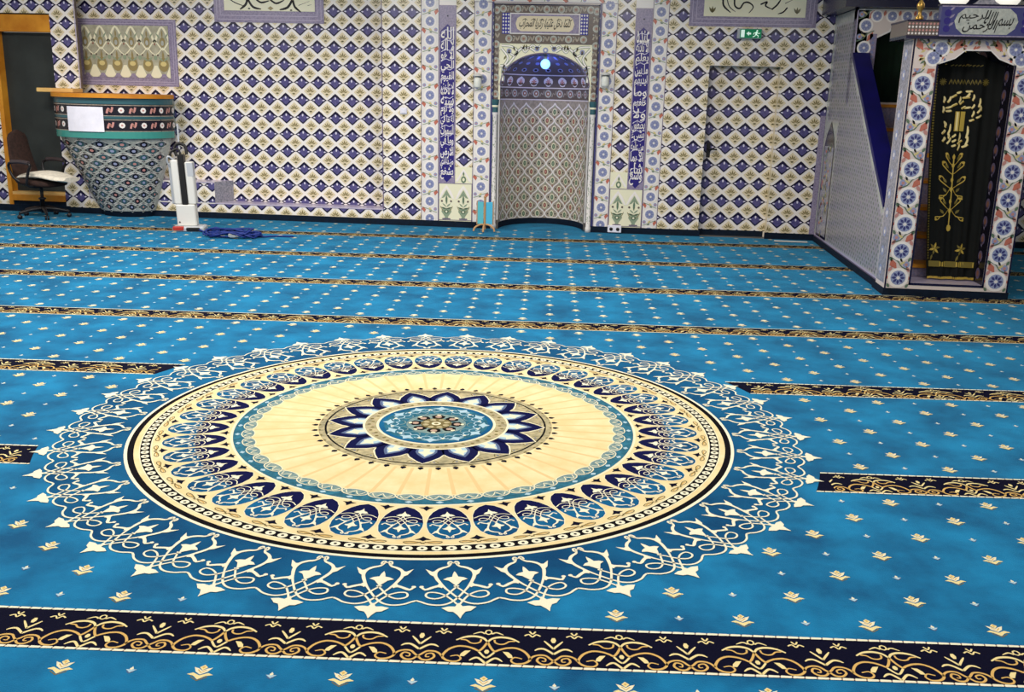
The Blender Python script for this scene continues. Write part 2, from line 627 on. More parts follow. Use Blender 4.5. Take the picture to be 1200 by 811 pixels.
def stripe(k, sa, sb, cut):
    mb = MB()
    d = D2(mb, cfn)
    t = T0 + TS * k

    def end(s, tt):
        if not cut:
            return s
        dt = tt - CTT
        e = math.sqrt(max(0, 1.862 ** 2 - dt * dt))
        return CS + e if s > CS else CS - e
    # body
    N = 6
    rows = []
    L_, R_ = [], []
    for i in range(N + 1):
        tt = t - SW + 2 * SW * i / N
        a = end(sa, tt) if cut == 'R' else sa
        b = end(sb, tt) if cut == 'L' else sb
        L_.append((a, tt))
        R_.append((b, tt))
    for (z0, z1, m, l) in ((0, N, 'carpet_navy', 1),):
        for i in range(N):
            d.poly([L_[i], R_[i], R_[i + 1], L_[i + 1]], m, l)
    aa, bb = max(L_[0][0], L_[-1][0]), min(R_[0][0], R_[-1][0])
    for z in (-SW + 0.006, SW - 0.006):
        a2, b2 = (end(sa, t + z) if cut == 'R' else sa), (end(sb, t + z) if cut == 'L' else sb)
        s = a2
        if k < 3:
            while s < b2:
                e = min(s + 0.034, b2)
                d.poly([(s, t + z - 0.006), (e - 0.002, t + z - 0.005), (e, t + z + 0.005), (s + 0.003, t + z + 0.006)], 'carpet_white', 1.8)
                s += 0.036
                if s < b2 - 0.01:
                    d.rect(s - 0.004, t + z - 0.003, s + 0.002, t + z + 0.003, 'carpet_rose', 1.6)
        else:
            d.rect(a2, t + z - 0.005, b2, t + z + 0.005, 'carpet_ivory', 1.8)
    a3, b3 = max(L_[0][0], L_[-1][0], L_[3][0]) + .012, min(R_[0][0], R_[-1][0], R_[3][0]) - .012
    n0 = math.floor((aa - 0.35 - COL0) / (2 * COLP))
    sub = 4 if k < 2 else (2 if k < 4 else 1)
    for n in range(n0, 60):
        s = COL0 + n * 2 * COLP
        if s - .14 > b3:
            break
        if s + .34 < a3:
            continue
        d.clip = None if (s - .14 > a3 and s + .34 < b3) else (a3, t - SW + .012, b3, t + SW - .012)
        border_motif(d, s, t, sub)
    d.clip = None
    return mb.build('row_stripe', parent=carpet_o)


def stripe_row(k):
    return stripe(k, -0.6 * 9 - 3.2 if k > 1 else -4.5, 5.9 if k > 2 else 4.0, '')


stripe(0, -5.6, 4.6, '')
stripe(1, -6.6, -2.3, 'L')
stripe(1, 1.2, 5.6, 'R')
stripe(2, -7.6, -2.1, 'L')
stripe(2, 1.1, 6.6, 'R')
stripe(3, -8.2, 6.9, '')
stripe(4, -8.6, 7.0, '')
stripe(5, -8.6, 3.085, '')
stripe(5, 4.12, 7.1, '')
stripe(6, -8.4, 3.18, '')
stripe(6, 4.18, 7.2, '')

# ------------------------------------------------------------------ medallion
med = MB()
A0 = rad(-90.35)


def mfn(r, a, l):
    return cfn(CS + r * cos(a), CTT + r * sin(a), l)


def ring(r0, r1, mt, l, n=160, wob=None):
    A = [mfn(r0, 2 * pi * i / n, l) for i in range(n)]
    B = [mfn(r1, 2 * pi * i / n, l) for i in range(n)]
    if r0 <= 0:
        med.face(B, mt)
    else:
        med.grid([A + A[:1], B + B[:1]], mt, False)


def dsec(a, r0):
    """drawing frame: u tangential metres at radius r0, v = radius"""
    return D2(med, lambda u, v, l: mfn(v, a + u / r0, l))


OUT = {
    'curl': [(0.08, 1.506), (0.35, 1.492), (0.66, 1.498), (0.70, 1.512), (0.50, 1.514)],
    'stem': [(0.22, 1.500), (0.73, 1.528), (1.54, 1.540), (2.28, 1.562), (2.44, 1.597), (2.03, 1.636), (1.48, 1.673), (0.83, 1.709), (-0.06, 1.753),
             (-0.95, 1.784), (-2.0, 1.796), (-3.2, 1.789), (-4.0, 1.773), (-4.5, 1.766)],
    'leaf': [(1.57, 1.673), (2.24, 1.670), (3.01, 1.683), (3.60, 1.693), (4.02, 1.678)],
    'loop': [(-0.27, 1.669), (0.41, 1.695), (1.21, 1.732), (2.18, 1.753), (3.06, 1.750), (3.50, 1.734), (3.24, 1.713), (2.34, 1.714), (1.38, 1.732), (0.59, 1.767), (0.05, 1.800)]}
RO = 1.65
sc = rad(1) * RO
# deep blue ground inside the scalloped line
scal = []
half = [(-0.0, 1.76), (0.95, 1.784), (2.0, 1.796), (3.2, 1.789), (4.0, 1.773)]
for i in range(40):
    a = A0 + rad(9 * i)
    for q in range(-4, 5):
        u, r = half[abs(q)]
        scal.append(mfn(r, a + rad(u if q >= 0 else -u), 0.5))
    scal.append(mfn(1.766, a + rad(4.5), 0.5))
med.face(scal, 'carpet_deep')


def motif(d, f, mt, w, tulip=True):
    """f maps (degrees, radius) to drawing coords"""
    for sg in (1, -1):
        g = lambda P: [f(sg * u, r) for u, r in P]
        st_ = OUT['stem']
        d.stroke(g(st_[:8]), w * 1.55, mt, 3, 3, taper=(.6, .5))
        d.stroke(g(st_[7:]), w * 0.95, mt, 3, 3)
        d.stroke(g(OUT['curl']), w, mt, 3, 2)
        d.stroke(g(OUT['leaf']), w * 1.5, mt, 3, 2, taper=(1.3, .6))
        u, r = f(sg * 4.05, 1.674)
        d.disc(u, r, w * 1.0, mt, 3.2, 6)
        d.stroke(g(OUT['loop']), w * 0.85, mt, 3.3, 3)
        d.poly(g([(2.30, 1.560), (2.85, 1.566), (3.74, 1.546), (3.10, 1.588), (2.46, 1.606), (2.34, 1.590)]), mt, 3.1)
        d.poly(g([(1.45, 1.668), (1.75, 1.640), (2.0, 1.652), (2.3, 1.668), (1.7, 1.684)]), mt, 3.1)
    P = [(0, 1.566), (0.25, 1.586), (0.38, 1.606), (1.05, 1.612), (1.50, 1.624), (0.80, 1.634), (0.50, 1.648), (0, 1.672)]
    P = P + [(-u, r) for u, r in P[-2:0:-1]]
    d.poly([f(u, r) for u, r in P], mt, 3.4)
    P = [(0, 1.785), (0.40, 1.808), (1.05, 1.806), (1.82, 1.815), (1.15, 1.838), (0.62, 1.842), (0.25, 1.862), (0, 1.884)]
    P = P + [(-u, r) for u, r in P[-2:0:-1]]
    d.poly([f(u, r) for u, r in P], mt, 3.4)


for i in range(40):
    a = A0 + rad(9 * i)
    motif(dsec(a, RO), lambda u, r: (u * sc, r), 'carpet_white', 0.0085)
ring(1.460, 1.476, 'carpet_white', 1.5)
ring(1.434, 1.461, 'carpet_black', 1.6)
ring(1.408, 1.435, 'carpet_cream', 1.5)
ring(1.361, 1.409, 'carpet_black', 1.5)
ring(1.356, 1.362, 'carpet_ivory', 1.7)
ring(1.406, 1.411, 'carpet_ivory', 1.7)
ring(0.99, 1.357, 'carpet_cream', 1.5)
for i in range(160):
    d = dsec(A0 + rad(2.25 * i), 1.385)
    d.disc(0, 1.385, 0.0205, 'carpet_white', 2, 10, 0.0185)
    d.disc(0, 1.385, 0.007, 'carpet_black', 2.4, 6)
RI = 1.17
for i in range(40):
    a = A0 + rad(9 * i)
    d = dsec(a, RI)
    egg = [(0, 1.018), (0.036, 1.036), (0.062, 1.068), (0.078, 1.11), (0.085, 1.165), (0.083, 1.205), (0.073, 1.25), (0.052, 1.288), (0.026, 1.308), (0, 1.313)]
    E_ = egg + [(-u, r) for u, r in egg[-2:0:-1]]
    d.poly([(u * 1.045, 1.165 + (r - 1.165) * 1.025) for u, r in E_], 'carpet_ivory', 1.9)
    d.poly(E_, 'carpet_navyblue', 2.2)
    low = [(0.085, 1.168), (0.083, 1.205), (0.073, 1.25), (0.052, 1.288), (0.026, 1.308), (0, 1.313)]
    lo = [(0.06, 1.155), (0, 1.19)]
    d.poly([(-u, r) for u, r in low] [::1] + [(u, r) for u, r in low[-2::-1]] + [(0.04, 1.16), (0, 1.182), (-0.04, 1.16)], 'carpet_deep', 2.6)
    k = 0.60
    motif(d, lambda u, r: (u * sc * 0.605, 1.300 - (r - 1.494) * k), 'carpet_white', 0.0046)
    d2 = dsec(a + rad(4.5), RI)
    # small dark fleurs between the arches, gold scrolls below
    d2.poly([(0, 1.008), (0.012, 1.02), (0.036, 1.022), (0.014, 1.034), (0, 1.056), (-0.014, 1.034), (-0.036, 1.022), (-0.012, 1.02)], 'carpet_navy', 2.6)
    d2.poly([(0, 1.285), (0.010, 1.30), (0.028, 1.314), (0.010, 1.316), (0, 1.326), (-0.010, 1.316), (-0.028, 1.314), (-0.010, 1.30)], 'carpet_navy', 2.6)
    for sg in (1, -1):
        d2.stroke([(sg * u, r) for u, r in [(-0.006, 1.346), (0.016, 1.334), (0.044, 1.327), (0.064, 1.333), (0.052, 1.345), (0.028, 1.343), (0.006, 1.332)]], 0.0042, 'carpet_olive', 2.6, 3)
        d2.stroke([(sg * u, r) for u, r in [(0.014, 1.339), (0.04, 1.333), (0.056, 1.338)]], 0.005, 'carpet_gold', 2.5, 2)
ring(0.992, 1.004, 'carpet_ivory', 2.0)
ring(0.885, 0.993, 'carpet_teal', 1.8)
# cream fan
ring(0.585, 0.905, 'carpet_cream', 2.2, 192)
for i in range(48):
    a = A0 + rad(7.5 * i)
    d = dsec(a, 0.92)
    # lobes
    lob = [(0.062 * cos(q), 0.921 + 0.034 * sin(q)) for q in [2 * pi * z / 14 for z in range(14)]]
    d.poly(lob, 'carpet_ivory', 2.6)
    d.poly([(u * 0.9, 0.921 + (r - 0.921) * 0.86) for u, r in lob], 'carpet_sage', 2.8)
    d.stroke([(0.044, 0.912), (0.026, 0.94), (0.008, 0.92), (0, 0.905), (-0.008, 0.92), (-0.026, 0.94), (-0.044, 0.912)], 0.0045, 'carpet_ivory', 3.0, 2)
    d.disc(0, 0.935, 0.010, 'carpet_teal', 3.0, 6)
    d.poly([(-0.016, 0.972), (0, 0.958), (0.016, 0.972), (0, 0.984)], 'carpet_ice', 2.6)
    b = a + rad(3.75)
    med.face([mfn(0.60, b - 0.004, 2.5), mfn(0.895, b - 0.006, 2.5), mfn(0.895, b + 0.014, 2.5), mfn(0.60, b + 0.020, 2.5)], 'carpet_tan')
    med.face([mfn(0.60, b + 0.020, 2.4), mfn(0.895, b + 0.014, 2.4), mfn(0.895, b + 0.045, 2.4), mfn(0.60, b + 0.05, 2.4)], 'carpet_cream')
    # dots at the inner edge of the fan
    d = dsec(a, 0.59)
    d.poly([(0, 0.622), (0.013, 0.606), (0.012, 0.594), (0, 0.588), (-0.012, 0.594), (-0.013, 0.606)], 'carpet_navy', 3)
    d.disc(0, 0.580, 0.012, 'carpet_olive', 2.9, 6, 0.006)
ring(0.555, 0.586, 'carpet_beige', 2.4)
ring(0.546, 0.556, 'carpet_black', 2.8)
ring(0.36, 0.547, 'carpet_beige', 2.4)
for i in range(32):
    d = dsec(A0 + rad(11.25 * i + 5.6), 0.5)
    d.stroke([(-0.02, 0.535), (0, 0.505), (0.02, 0.535)], 0.005, 'carpet_olive', 2.8, 2)
    d.disc(0, 0.528, 0.006, 'carpet_slate', 2.8, 6)
for i in range(16):
    d = dsec(A0 + rad(22.5 * i), 0.45)
    pet = [(0, 0.545), (0.030, 0.512), (0.066, 0.470), (0.092, 0.425), (0.095, 0.375), (0.090, 0.355)]
    P = pet + [(-u, r) for u, r in pet[:0:-1]]
    d.poly([(u * 1.07, r + 0.008 if abs(u) < 0.09 else r) for u, r in P], 'carpet_ivory', 2.9)
    d.poly(P, 'carpet_navyblue', 3.1)
    d.poly([(u * 0.62, 0.36 + (r - 0.36) * 0.68) for u, r in P], 'carpet_slate', 3.4)
    d.poly([(u * 0.48, 0.36 + (r - 0.36) * 0.56) for u, r in P], 'carpet_ice', 3.6)
    d.poly([(0, 0.462), (0.012, 0.43), (0.042, 0.412), (0.014, 0.396), (0.02, 0.37), (-0.02, 0.37), (-0.014, 0.396), (-0.042, 0.412), (-0.012, 0.43)], 'carpet_ivory', 3.8)
ring(0.357, 0.368, 'carpet_ivory', 4.0)
ring(0.300, 0.358, 'carpet_beige', 3.9)
for i in range(48):
    d = dsec(A0 + rad(7.5 * i), 0.33)
    d.disc(0, 0.329 + (0.008 if i % 2 else -0.008), 0.010, 'carpet_olive', 4.3, 6)
    d.disc(0.011, 0.329 - (0.010 if i % 2 else -0.010), 0.005, 'carpet_rose', 4.3, 5)
ring(0.288, 0.301, 'carpet_ivory', 4.0)
ring(0.0, 0.289, 'carpet_teal', 3.9)
ring(0.262, 0.288, 'carpet_deep', 4.1)
for i in range(12):
    d = dsec(A0 + rad(30 * i), 0.22)
    d.poly([(0, 0.272), (0.014, 0.25), (0.04, 0.244), (0.016, 0.228), (0, 0.21), (-0.016, 0.228), (-0.04, 0.244), (-0.014, 0.25)], 'carpet_ice', 4.5)
    for sg in (1, -1):
        d.stroke([(0, 0.205), (sg * 0.024, 0.19), (sg * 0.05, 0.205), (sg * 0.045, 0.23), (sg * 0.03, 0.222)], 0.006, 'carpet_ice', 4.6, 3)
        d.stroke([(0, 0.155), (sg * 0.03, 0.165), (sg * 0.04, 0.185)], 0.006, 'carpet_sage', 4.6, 3)
    d.disc(0.057, 0.222, 0.010, 'carpet_ivory', 4.5, 6)
ring(0.0, 0.150, 'carpet_sage', 4.2)
for i in range(8):
    d = dsec(A0 + rad(45 * i), 0.1)
    d.poly([(0, 0.146), (0.03, 0.12), (0.034, 0.09), (0, 0.06), (-0.034, 0.09), (-0.03, 0.12)], 'carpet_black', 4.6)
    d.disc(0, 0.105, 0.017, 'carpet_rose', 4.9, 8)
    d.disc(0, 0.132, 0.010, 'carpet_ivory', 5.0, 6)
ring(0.0, 0.078, 'carpet_olive', 4.9, 40)
for i in range(8):
    d = dsec(A0 + rad(45 * i + 22.5), 0.06)
    d.disc(0, 0.055, 0.017, 'carpet_beige', 5.1, 8)
ring(0.0, 0.024, 'carpet_ivory', 5.2, 24)
ring(0.0, 0.012, 'carpet_olive', 5.3, 16)
med.build('medallion', parent=carpet_o, label='large round cream and navy medallion woven into the carpet')


# ================================================================== BACK WALL
def wfn(Y):
    return lambda u, v, l: (u, Y - l * 0.0015, v)


def wall_grid(mb, X, Z, rect, holes, mt):
    xs = sorted(set([rect[0], rect[2]] + [h[0] for h in holes] + [h[2] for h in holes]))
    zs = sorted(set([rect[1], rect[3]] + [h[1] for h in holes] + [h[3] for h in holes]))
    for i in range(len(xs) - 1):
        for j in range(len(zs) - 1):
            cx, cz = (xs[i] + xs[i + 1]) / 2, (zs[j] + zs[j + 1]) / 2
            if any(h[0] < cx < h[2] and h[1] < cz < h[3] for h in holes):
                continue
            mb.face([(xs[i], X, zs[j]), (xs[i + 1], X, zs[j]), (xs[i + 1], X, zs[j + 1]), (xs[i], X, zs[j + 1])], mt)


def diamond(d, x, z, full=True):
    a, b = 0.100, 0.083
    O = [(a, 0), (.62 * a, .335 * b), (.30 * a, .71 * b), (0, b)]
    O = O + [(-u, v) for u, v in O[-2::-1]]
    O = O + [(u, -v) for u, v in O[-2:0:-1]]
    d.poly([(x + u, z + v) for u, v in O], 'tile_navy', 2)
    I = [(.66 * a, -.03 * b), (.44 * a, .17 * b), (.20 * a, .40 * b), (0, .54 * b), (-.20 * a, .40 * b), (-.44 * a, .17 * b), (-.66 * a, -.03 * b),
         (-.46 * a, -.28 * b), (-.23 * a, -.56 * b), (0, -.76 * b), (.23 * a, -.56 * b), (.46 * a, -.28 * b)]
    d.poly([(x + u, z + v) for u, v in I], 'tile_violet', 3)
    d.disc(x, z + 0.026, 0.0105, 'tile_pearl', 4, 8, 0.017)
    for s in (1, -1):
        d.poly([(x + s * .80 * a, z), (x + s * .60 * a, z + .009), (x + s * .44 * a, z - .002), (x + s * .60 * a, z - .011)], 'tile_pearl', 4)
        d.poly([(x + s * a * .95, z + .004), (x + s * TP / 2, z - .003), (x + s * TP / 2, z + .003), (x + s * a * .95, z - .006)], 'tile_navy', 2)


def fern(d, x, z):
    h = 0.081
    d.poly([(x + h, z), (x, z + h * .92), (x - h, z), (x, z - h * .92)], 'tile_cream', 2)
    for ang, ln, wd in ((90, .058, .018), (58, .054, .016), (122, .054, .016), (26, .052, .014), (154, .052, .014)):
        d.leaf(x + .010 * cos(rad(ang)), z - .018 + .010 * sin(rad(ang)), rad(ang), ln, wd, 'tile_olive', 3)
        d.leaf(x + .026 * cos(rad(ang)), z - .018 + .026 * sin(rad(ang)), rad(ang), ln * .5, wd * .45, 'tile_moss', 4)
    for ang in (215, 325, 250, 290):
        d.leaf(x, z - .024, rad(ang), .026, .010, 'tile_moss', 3)


def diamonds(d, ox, oz, rect):
    d.clip = rect
    i0, i1 = math.floor((rect[0] - ox) / TP) - 1, math.ceil((rect[2] - ox) / TP) + 1
    j0, j1 = math.floor((rect[1] - oz) / TP) - 1, math.ceil((rect[3] - oz) / TP) + 1
    for i in range(i0, i1 + 1):
        for j in range(j0, j1 + 1):
            x, z = ox + i * TP, oz + j * TP
            if x > rect[0] - .11 and x < rect[2] + .11 and z > rect[1] - .1 and z < rect[3] + .1:
                diamond(d, x, z)
            x, z = x + TP / 2, z + TP / 2
            if x > rect[0] - .09 and x < rect[2] + .09 and z > rect[1] - .09 and z < rect[3] + .09:
                fern(d, x, z)
    d.clip = None


def rosette(d, x, z, r, n=8, dark='tile_steeldark'):
    d.disc(x, z, r * 1.36, 'tile_white', 3, 16)
    d.disc(x, z, r, 'tile_steel', 4, 14)
    for k in range(n):
        a = 2 * pi * k / n
        d.leaf(x + r * .25 * cos(a), z + r * .25 * sin(a), a, r * .66, r * .36, dark, 5)
    d.disc(x, z, r * .24, 'tile_porc', 6, 8)


def rosette_strip(d, x0, x1, z0, z1, zc, pitch=TP, r=0.054, seed=0):
    rnd = random.Random(seed)
    d.rect(x0, z0, x1, z1, 'tile_porc', 1)
    d.clip = (x0 + .004, z0, x1 - .004, z1)
    xm = (x0 + x1) / 2
    w = x1 - x0
    n0 = math.floor((z0 - zc) / pitch) - 1
    for k in range(n0, n0 + int((z1 - z0) / pitch) + 4):
        z = zc + k * pitch
        if z < z0 - .1 or z > z1 + .1:
            continue
        rosette(d, xm, z, r)
        zz = z + pitch / 2
        s = 1 if k % 2 else -1
        d.poly([(xm + s * w * .30, zz - .035), (xm + s * w * .47, zz + .006), (xm + s * w * .40, zz + .04), (xm + s * w * .22, zz + .004)], 'tile_red', 2)
        d.stroke([(xm + s * w * .42, zz + .03), (xm + s * w * .1, zz + .012), (xm - s * w * .15, zz - .012), (xm - s * w * .42, zz - .03)], .009, 'tile_green', 2, 3)
        d.leaf(xm - s * w * .1, zz, rad(90 - s * 50), .045, .022, 'tile_yellow', 3)
        d.disc(xm - s * w * .32, zz + .012, .022, 'tile_steel', 2, 8)
        d.disc(xm - s * w * .32, zz + .012, .009, 'tile_pink', 3, 6)
        d.leaf(xm + s * w * .05, zz - .01, rad(200 if s > 0 else -20), .04, .016, 'tile_greendark', 3)
    d.clip = None
    d.rect(x0, z0, x0 + .007, z1, 'tile_line', 2)
    d.rect(x1 - .007, z0, x1, z1, 'tile_line', 2)


ZT = 3.3
wall = MB()
NX0, NX1 = -1.465, -0.236           # mihrab block
RC0, RC1, RCB, RCT = -6.62, -2.812, 0.195, 2.95       # recess
DL = (-7.72, 0.085, -6.955, 2.43)   # dark doorway
DR = (1.055, 0.0, 1.862, 1.985)     # tiled door
wall_grid(wall, W, 0, (-9.5, 0.0, 7.0, ZT), [(RC0, RCB, RC1, RCT), (NX0, 0, NX1, 2.63), DL, DR], 'tile_white')
# recess: back, reveals, sill with the raised step on the left
RK = -6.86          # the recessed field runs on behind the pier
wall.face([(RK, RY, 0.1), (RC1, RY, 0.1), (RC1, RY, RCT), (RK, RY, RCT)], 'tile_white')
wall.face([(RC0, W, RCB), (RC0, W + .05, RCB), (RC0, W + .05, RCT), (RC0, W, RCT)], 'tile_brown')
wall.face([(RC0, W + .05, RCB), (RK, W + .05, RCB), (RK, W + .05, RCT), (RC0, W + .05, RCT)], 'tile_brown')
wall.face([(RK, W + .05, RCB), (RK, RY, RCB), (RK, RY, RCT), (RK, W + .05, RCT)], 'tile_brown')
wall.face([(RC1, W, RCB), (RC1, RY, RCB), (RC1, RY, RCT), (RC1, W, RCT)], 'tile_lilac')
wall.face([(RK, W, RCT), (RC1, W, RCT), (RC1, RY, RCT), (RK, RY, RCT)], 'tile_lilac')
wall.face([(RC0, W, RCB), (RC1, W, RCB), (RC1, RY, RCB), (RC0, RY, RCB)], 'tile_lilac2')
wall.face([(RC0, W, RCB), (-4.97, W, RCB), (-4.97, W, 0.455), (RC0, W, 0.455)], 'tile_white')
wall.face([(-4.97, W, RCB), (-4.83, RY, RCB), (-4.83, RY, 0.455), (-4.97, W, 0.455)], 'tile_stone')
wall.face([(RC0, W, 0.455), (-4.97, W, 0.455), (-4.83, RY, 0.455), (RC0, RY, 0.455)], 'tile_lilac2')
wd = D2(wall, wfn(W))
rd = D2(wall, wfn(RY))
wd.rect(-4.97, RCB - .014, RC1, RCB, 'tile_lilac2', 5)
wd.rect(RC1, RCB - .014, RC1 + .010, RCT, 'tile_line', 5)  # dark strip painted for the shadow line down the recess's right edge
wd.rect(-5.5, 0.44, -4.97, 0.455, 'tile_lilac2', 5)
# left of the doorway, above it, pier
diamonds(wd, -6.746, 2.112, (-9.4, 2.432, DL[2], ZT))
diamonds(wd, -6.746, 2.112, (-9.4, 0.075, DL[0], 2.432))
diamonds(wd, -6.746, 2.112, (DL[2], 0.075, RC0, ZT))
wd.rect(RC0 - .012, RCB, RC0, ZT, 'tile_lilac2', 5)
# plinth under the recess
diamonds(wd, -4.791, 0.2, (RC0, 0.075, RC1, RCB - .014))
diamonds(wd, -4.791, 0.2, (RC0, RCB, -4.97, 0.44))
# recess field
FP = (-6.80, 1.60, -5.472, 2.40)
tx, tz = -5.3656, 2.1116
PB = (-4.965, 2.385, -3.585, 3.2)
for r in ((-5.472, 0.195, PB[0], RCT), (PB[0], 0.195, PB[2], PB[1]), (PB[2], 0.195, RC1, RCT), (RK, 0.46, -5.472, FP[1]), (RK, FP[3], -5.472, RCT)):
    diamonds(rd, tx, tz, r)
# main wall fields
diamonds(wd, -2.6517, 2.3073, (RC1, 0.075, -2.333, ZT))
diamonds(wd, -1.808, 2.5142, (-1.912, 0.735, -1.700, 2.80))
diamonds(wd, 0.076, 2.5165, (-0.028, 0.735, 0.176, 2.80))
PR = (0.785, 2.415, 2.205, 3.2)
for r in ((0.560, 0.075, DR[0], DR[3]), (0.560, DR[3], PR[0], ZT), (PR[0], DR[3], PR[2], PR[1]), (PR[2], DR[3], 7.0, ZT), (DR[2], 0.075, 7.0, DR[3])):
    diamonds(wd, 0.7162, 2.3195, r)
wd.rect(2.36, 0.0, 2.42, 1.45, 'tile_lilac', 6)
# vases under the inscription strips


def vase(d, x, z0, h, seed=0):
    """flower vase in a pointed niche, width 0.2"""
    w = 0.098
    d.poly([(x - w, z0 + h * .58), (x - w * .6, z0 + h * .80), (x, z0 + h * .98), (x + w * .6, z0 + h * .80), (x + w, z0 + h * .58), (x + w * .8, z0 + h * .58), (x, z0 + h * .88), (x - w * .8, z0 + h * .58)], 'tile_white', 4)
    d.poly([(x - w * .62, z0 + h * .60), (x, z0 + h * .84), (x + w * .62, z0 + h * .60), (x + .03, z0 + h * .62), (x, z0 + h * .70), (x - .03, z0 + h * .62)], 'tile_green', 3)
    d.leaf(x, z0 + h * .42, rad(90), h * .30, .026, 'tile_greendark', 5)
    for s in (1, -1):
        d.disc(x + s * w * .58, z0 + h * .52, .013, 'tile_brown', 5, 8)
        d.leaf(x, z0 + h * .35, rad(90 - s * 48), .07, .018, 'tile_green', 4)
        d.leaf(x, z0 + h * .30, rad(90 - s * 75), .08, .018, 'tile_greendark', 4)
        d.stroke([(x, z0 + h * .2), (x + s * .05, z0 + h * .26), (x + s * .075, z0 + h * .38)], .006, 'tile_olive', 5, 3)
    d.poly([(x - .03, z0 + .005), (x + .03, z0 + .005), (x + .018, z0 + .03), (x + .062, z0 + h * .22), (x + .05, z0 + h * .32), (x - .05, z0 + h * .32), (x - .062, z0 + h * .22), (x - .018, z0 + .03)], 'tile_green', 4)
    d.disc(x, z0 + h * .22, .028, 'tile_greendark', 5, 10)
    d.disc(x, z0 + h * .22, .013, 'tile_ivory', 6, 8)
    d.rect(x - .05, z0, x + .05, z0 + .014, 'tile_line', 5)


for (xa, xb, xcal, xdia) in ((-2.117, -1.700, -2.017, -1.808), (-0.028, 0.372, 0.274, 0.076)):
    wd.rect(xa, 0.075, xb, 0.535, 'tile_ivory', 2)
    wd.rect(xdia - .104, 0.535, xdia + .104, 0.735, 'tile_ivory', 2)
    vase(wd, xcal, 0.095, 0.43)
    vase(wd, xdia, 0.095, 0.43)
    d = wd
    wd.poly([(xdia - .1, .56), (xdia, .72), (xdia + .1, .56), (xdia + .07, .56), (xdia, .68), (xdia - .07, .56)], 'tile_white', 4)
    wd.disc(xdia, 0.585, .032, 'tile_greendark', 4, 10, .042)
    wd.disc(xdia, 0.585, .016, 'tile_ivory', 5, 8, .022)
    wd.leaf(xdia, 0.625, rad(90), .06, .02, 'tile_greendark', 4)
    for z in (0.082, 0.53):
        wd.rect(xa, z, xb, z + .008, 'tile_line', 3)
    wd.rect(xa, .075, xa + .008, .535, 'tile_line', 4)
    wd.rect(xb - .008, .075, xb, .535, 'tile_line', 4)
# door on the right: tiled leaf set back in the wall
YD = W + 0.15
wall.face([(DR[0], W, 0), (DR[0], YD, 0), (DR[0], YD, DR[3]), (DR[0], W, DR[3])], 'tile_lilac')
wall.face([(DR[2], W, 0), (DR[2], YD, 0), (DR[2], YD, DR[3]), (DR[2], W, DR[3])], 'tile_cream')
wall.face([(DR[0], W, DR[3]), (DR[2], W, DR[3]), (DR[2], YD, DR[3]), (DR[0], YD, DR[3])], 'tile_brown')
# reveals of the dark doorway
YL = W + 0.16
for xx in (DL[0], DL[2]):
    wall.face([(xx, W, DL[1]), (xx, YL, DL[1]), (xx, YL, DL[3]), (xx, W, DL[3])], 'tile_lilac')
wall.face([(DL[0], W, DL[3]), (DL[2], W, DL[3]), (DL[2], YL, DL[3]), (DL[0], YL, DL[3])], 'tile_lilac')
wall.build('wall_back', kind='structure')

sk = MB()
for xa, xb in ((-9.4, -6.9), (-6.9, NX0), (NX1, DR[0] + .02), (DR[2] - .02, 7.0)):
    sk.box(xa, xb, W - 0.014, W + .004, 0.0, 0.075 if xa > -9 else 0.085, 'skirting')
sk.box(DR[0] + .02, DR[2] - .02, YD - .012, YD + .004, 0.0, 0.07, 'skirting')
sk.build('baseboard_back', kind='structure')

# room shell beyond the frame
sh = MB()
sh.box(-9.5, -9.38, -0.5, W, 0, ZT + .2, 'plaster')
sh.build('wall_left', kind='structure')
sh = MB()
sh.box(6.88, 7.0, -0.5, W, 0, ZT + .2, 'plaster')
sh.build('wall_right', kind='structure')
sh = MB()
sh.box(-9.5, 7.0, -0.5, 12.9, ZT, ZT + .2, 'plaster')
sh.build('ceiling', kind='structure')

# right door leaf
dl = MB()
dl.box(DR[0], DR[2], YD, YD + .045, 0.0, DR[3], 'tile_white')
dd = D2(dl, wfn(YD))
diamonds(dd, 1.112, 1.897, (DR[0], 0.07, DR[2], DR[3]))
door_r = dl.build('door_1', kind='structure')
hb = MB()
hb.box(1.10, 1.145, YD - .012, YD, .93, 1.10, 'plastic_black', bev=.004)
hb.tube([(1.122, YD - .01, 1.03), (1.122, YD - .055, 1.03), (1.15, YD - .06, 1.03), (1.22, YD - .06, 1.028)], .010, 'plastic_black', 8)
hb.build('door_handle', parent=door_r)

# dark doorway at the left edge: wood frame and charcoal leaf
dw = MB()
dw.box(DL[0] + .055, DL[2], YL - .05, YL, DL[1] + .16, 2.21, 'door_dark')
door_l = dw.build('door_2', kind='structure')
fr = MB()
fr.box(DL[0], DL[2], W - .012, YL, 2.215, 2.415, 'wood')
fr.box(DL[0], DL[2], W - .004, YL, 2.415, 2.432, 'dark_gap')
fr.build('lintel', parent=door_l)
fr = MB()
fr.box(DL[0], DL[0] + .055, W - .012, YL, DL[1], 2.215, 'wood')
fr.build('jamb', parent=door_l)
fr = MB()
fr.box(DL[0] + .055, DL[2], W - .03, YL, .14, .215, 'wood')
fr.box(DL[0] + .055, DL[2], W - .012, YL, .215, .252, 'wood_pale')
fr.box(DL[0], DL[2], W, YL, 0.0, .14, 'skirting')
fr.build('sill', parent=door_l)

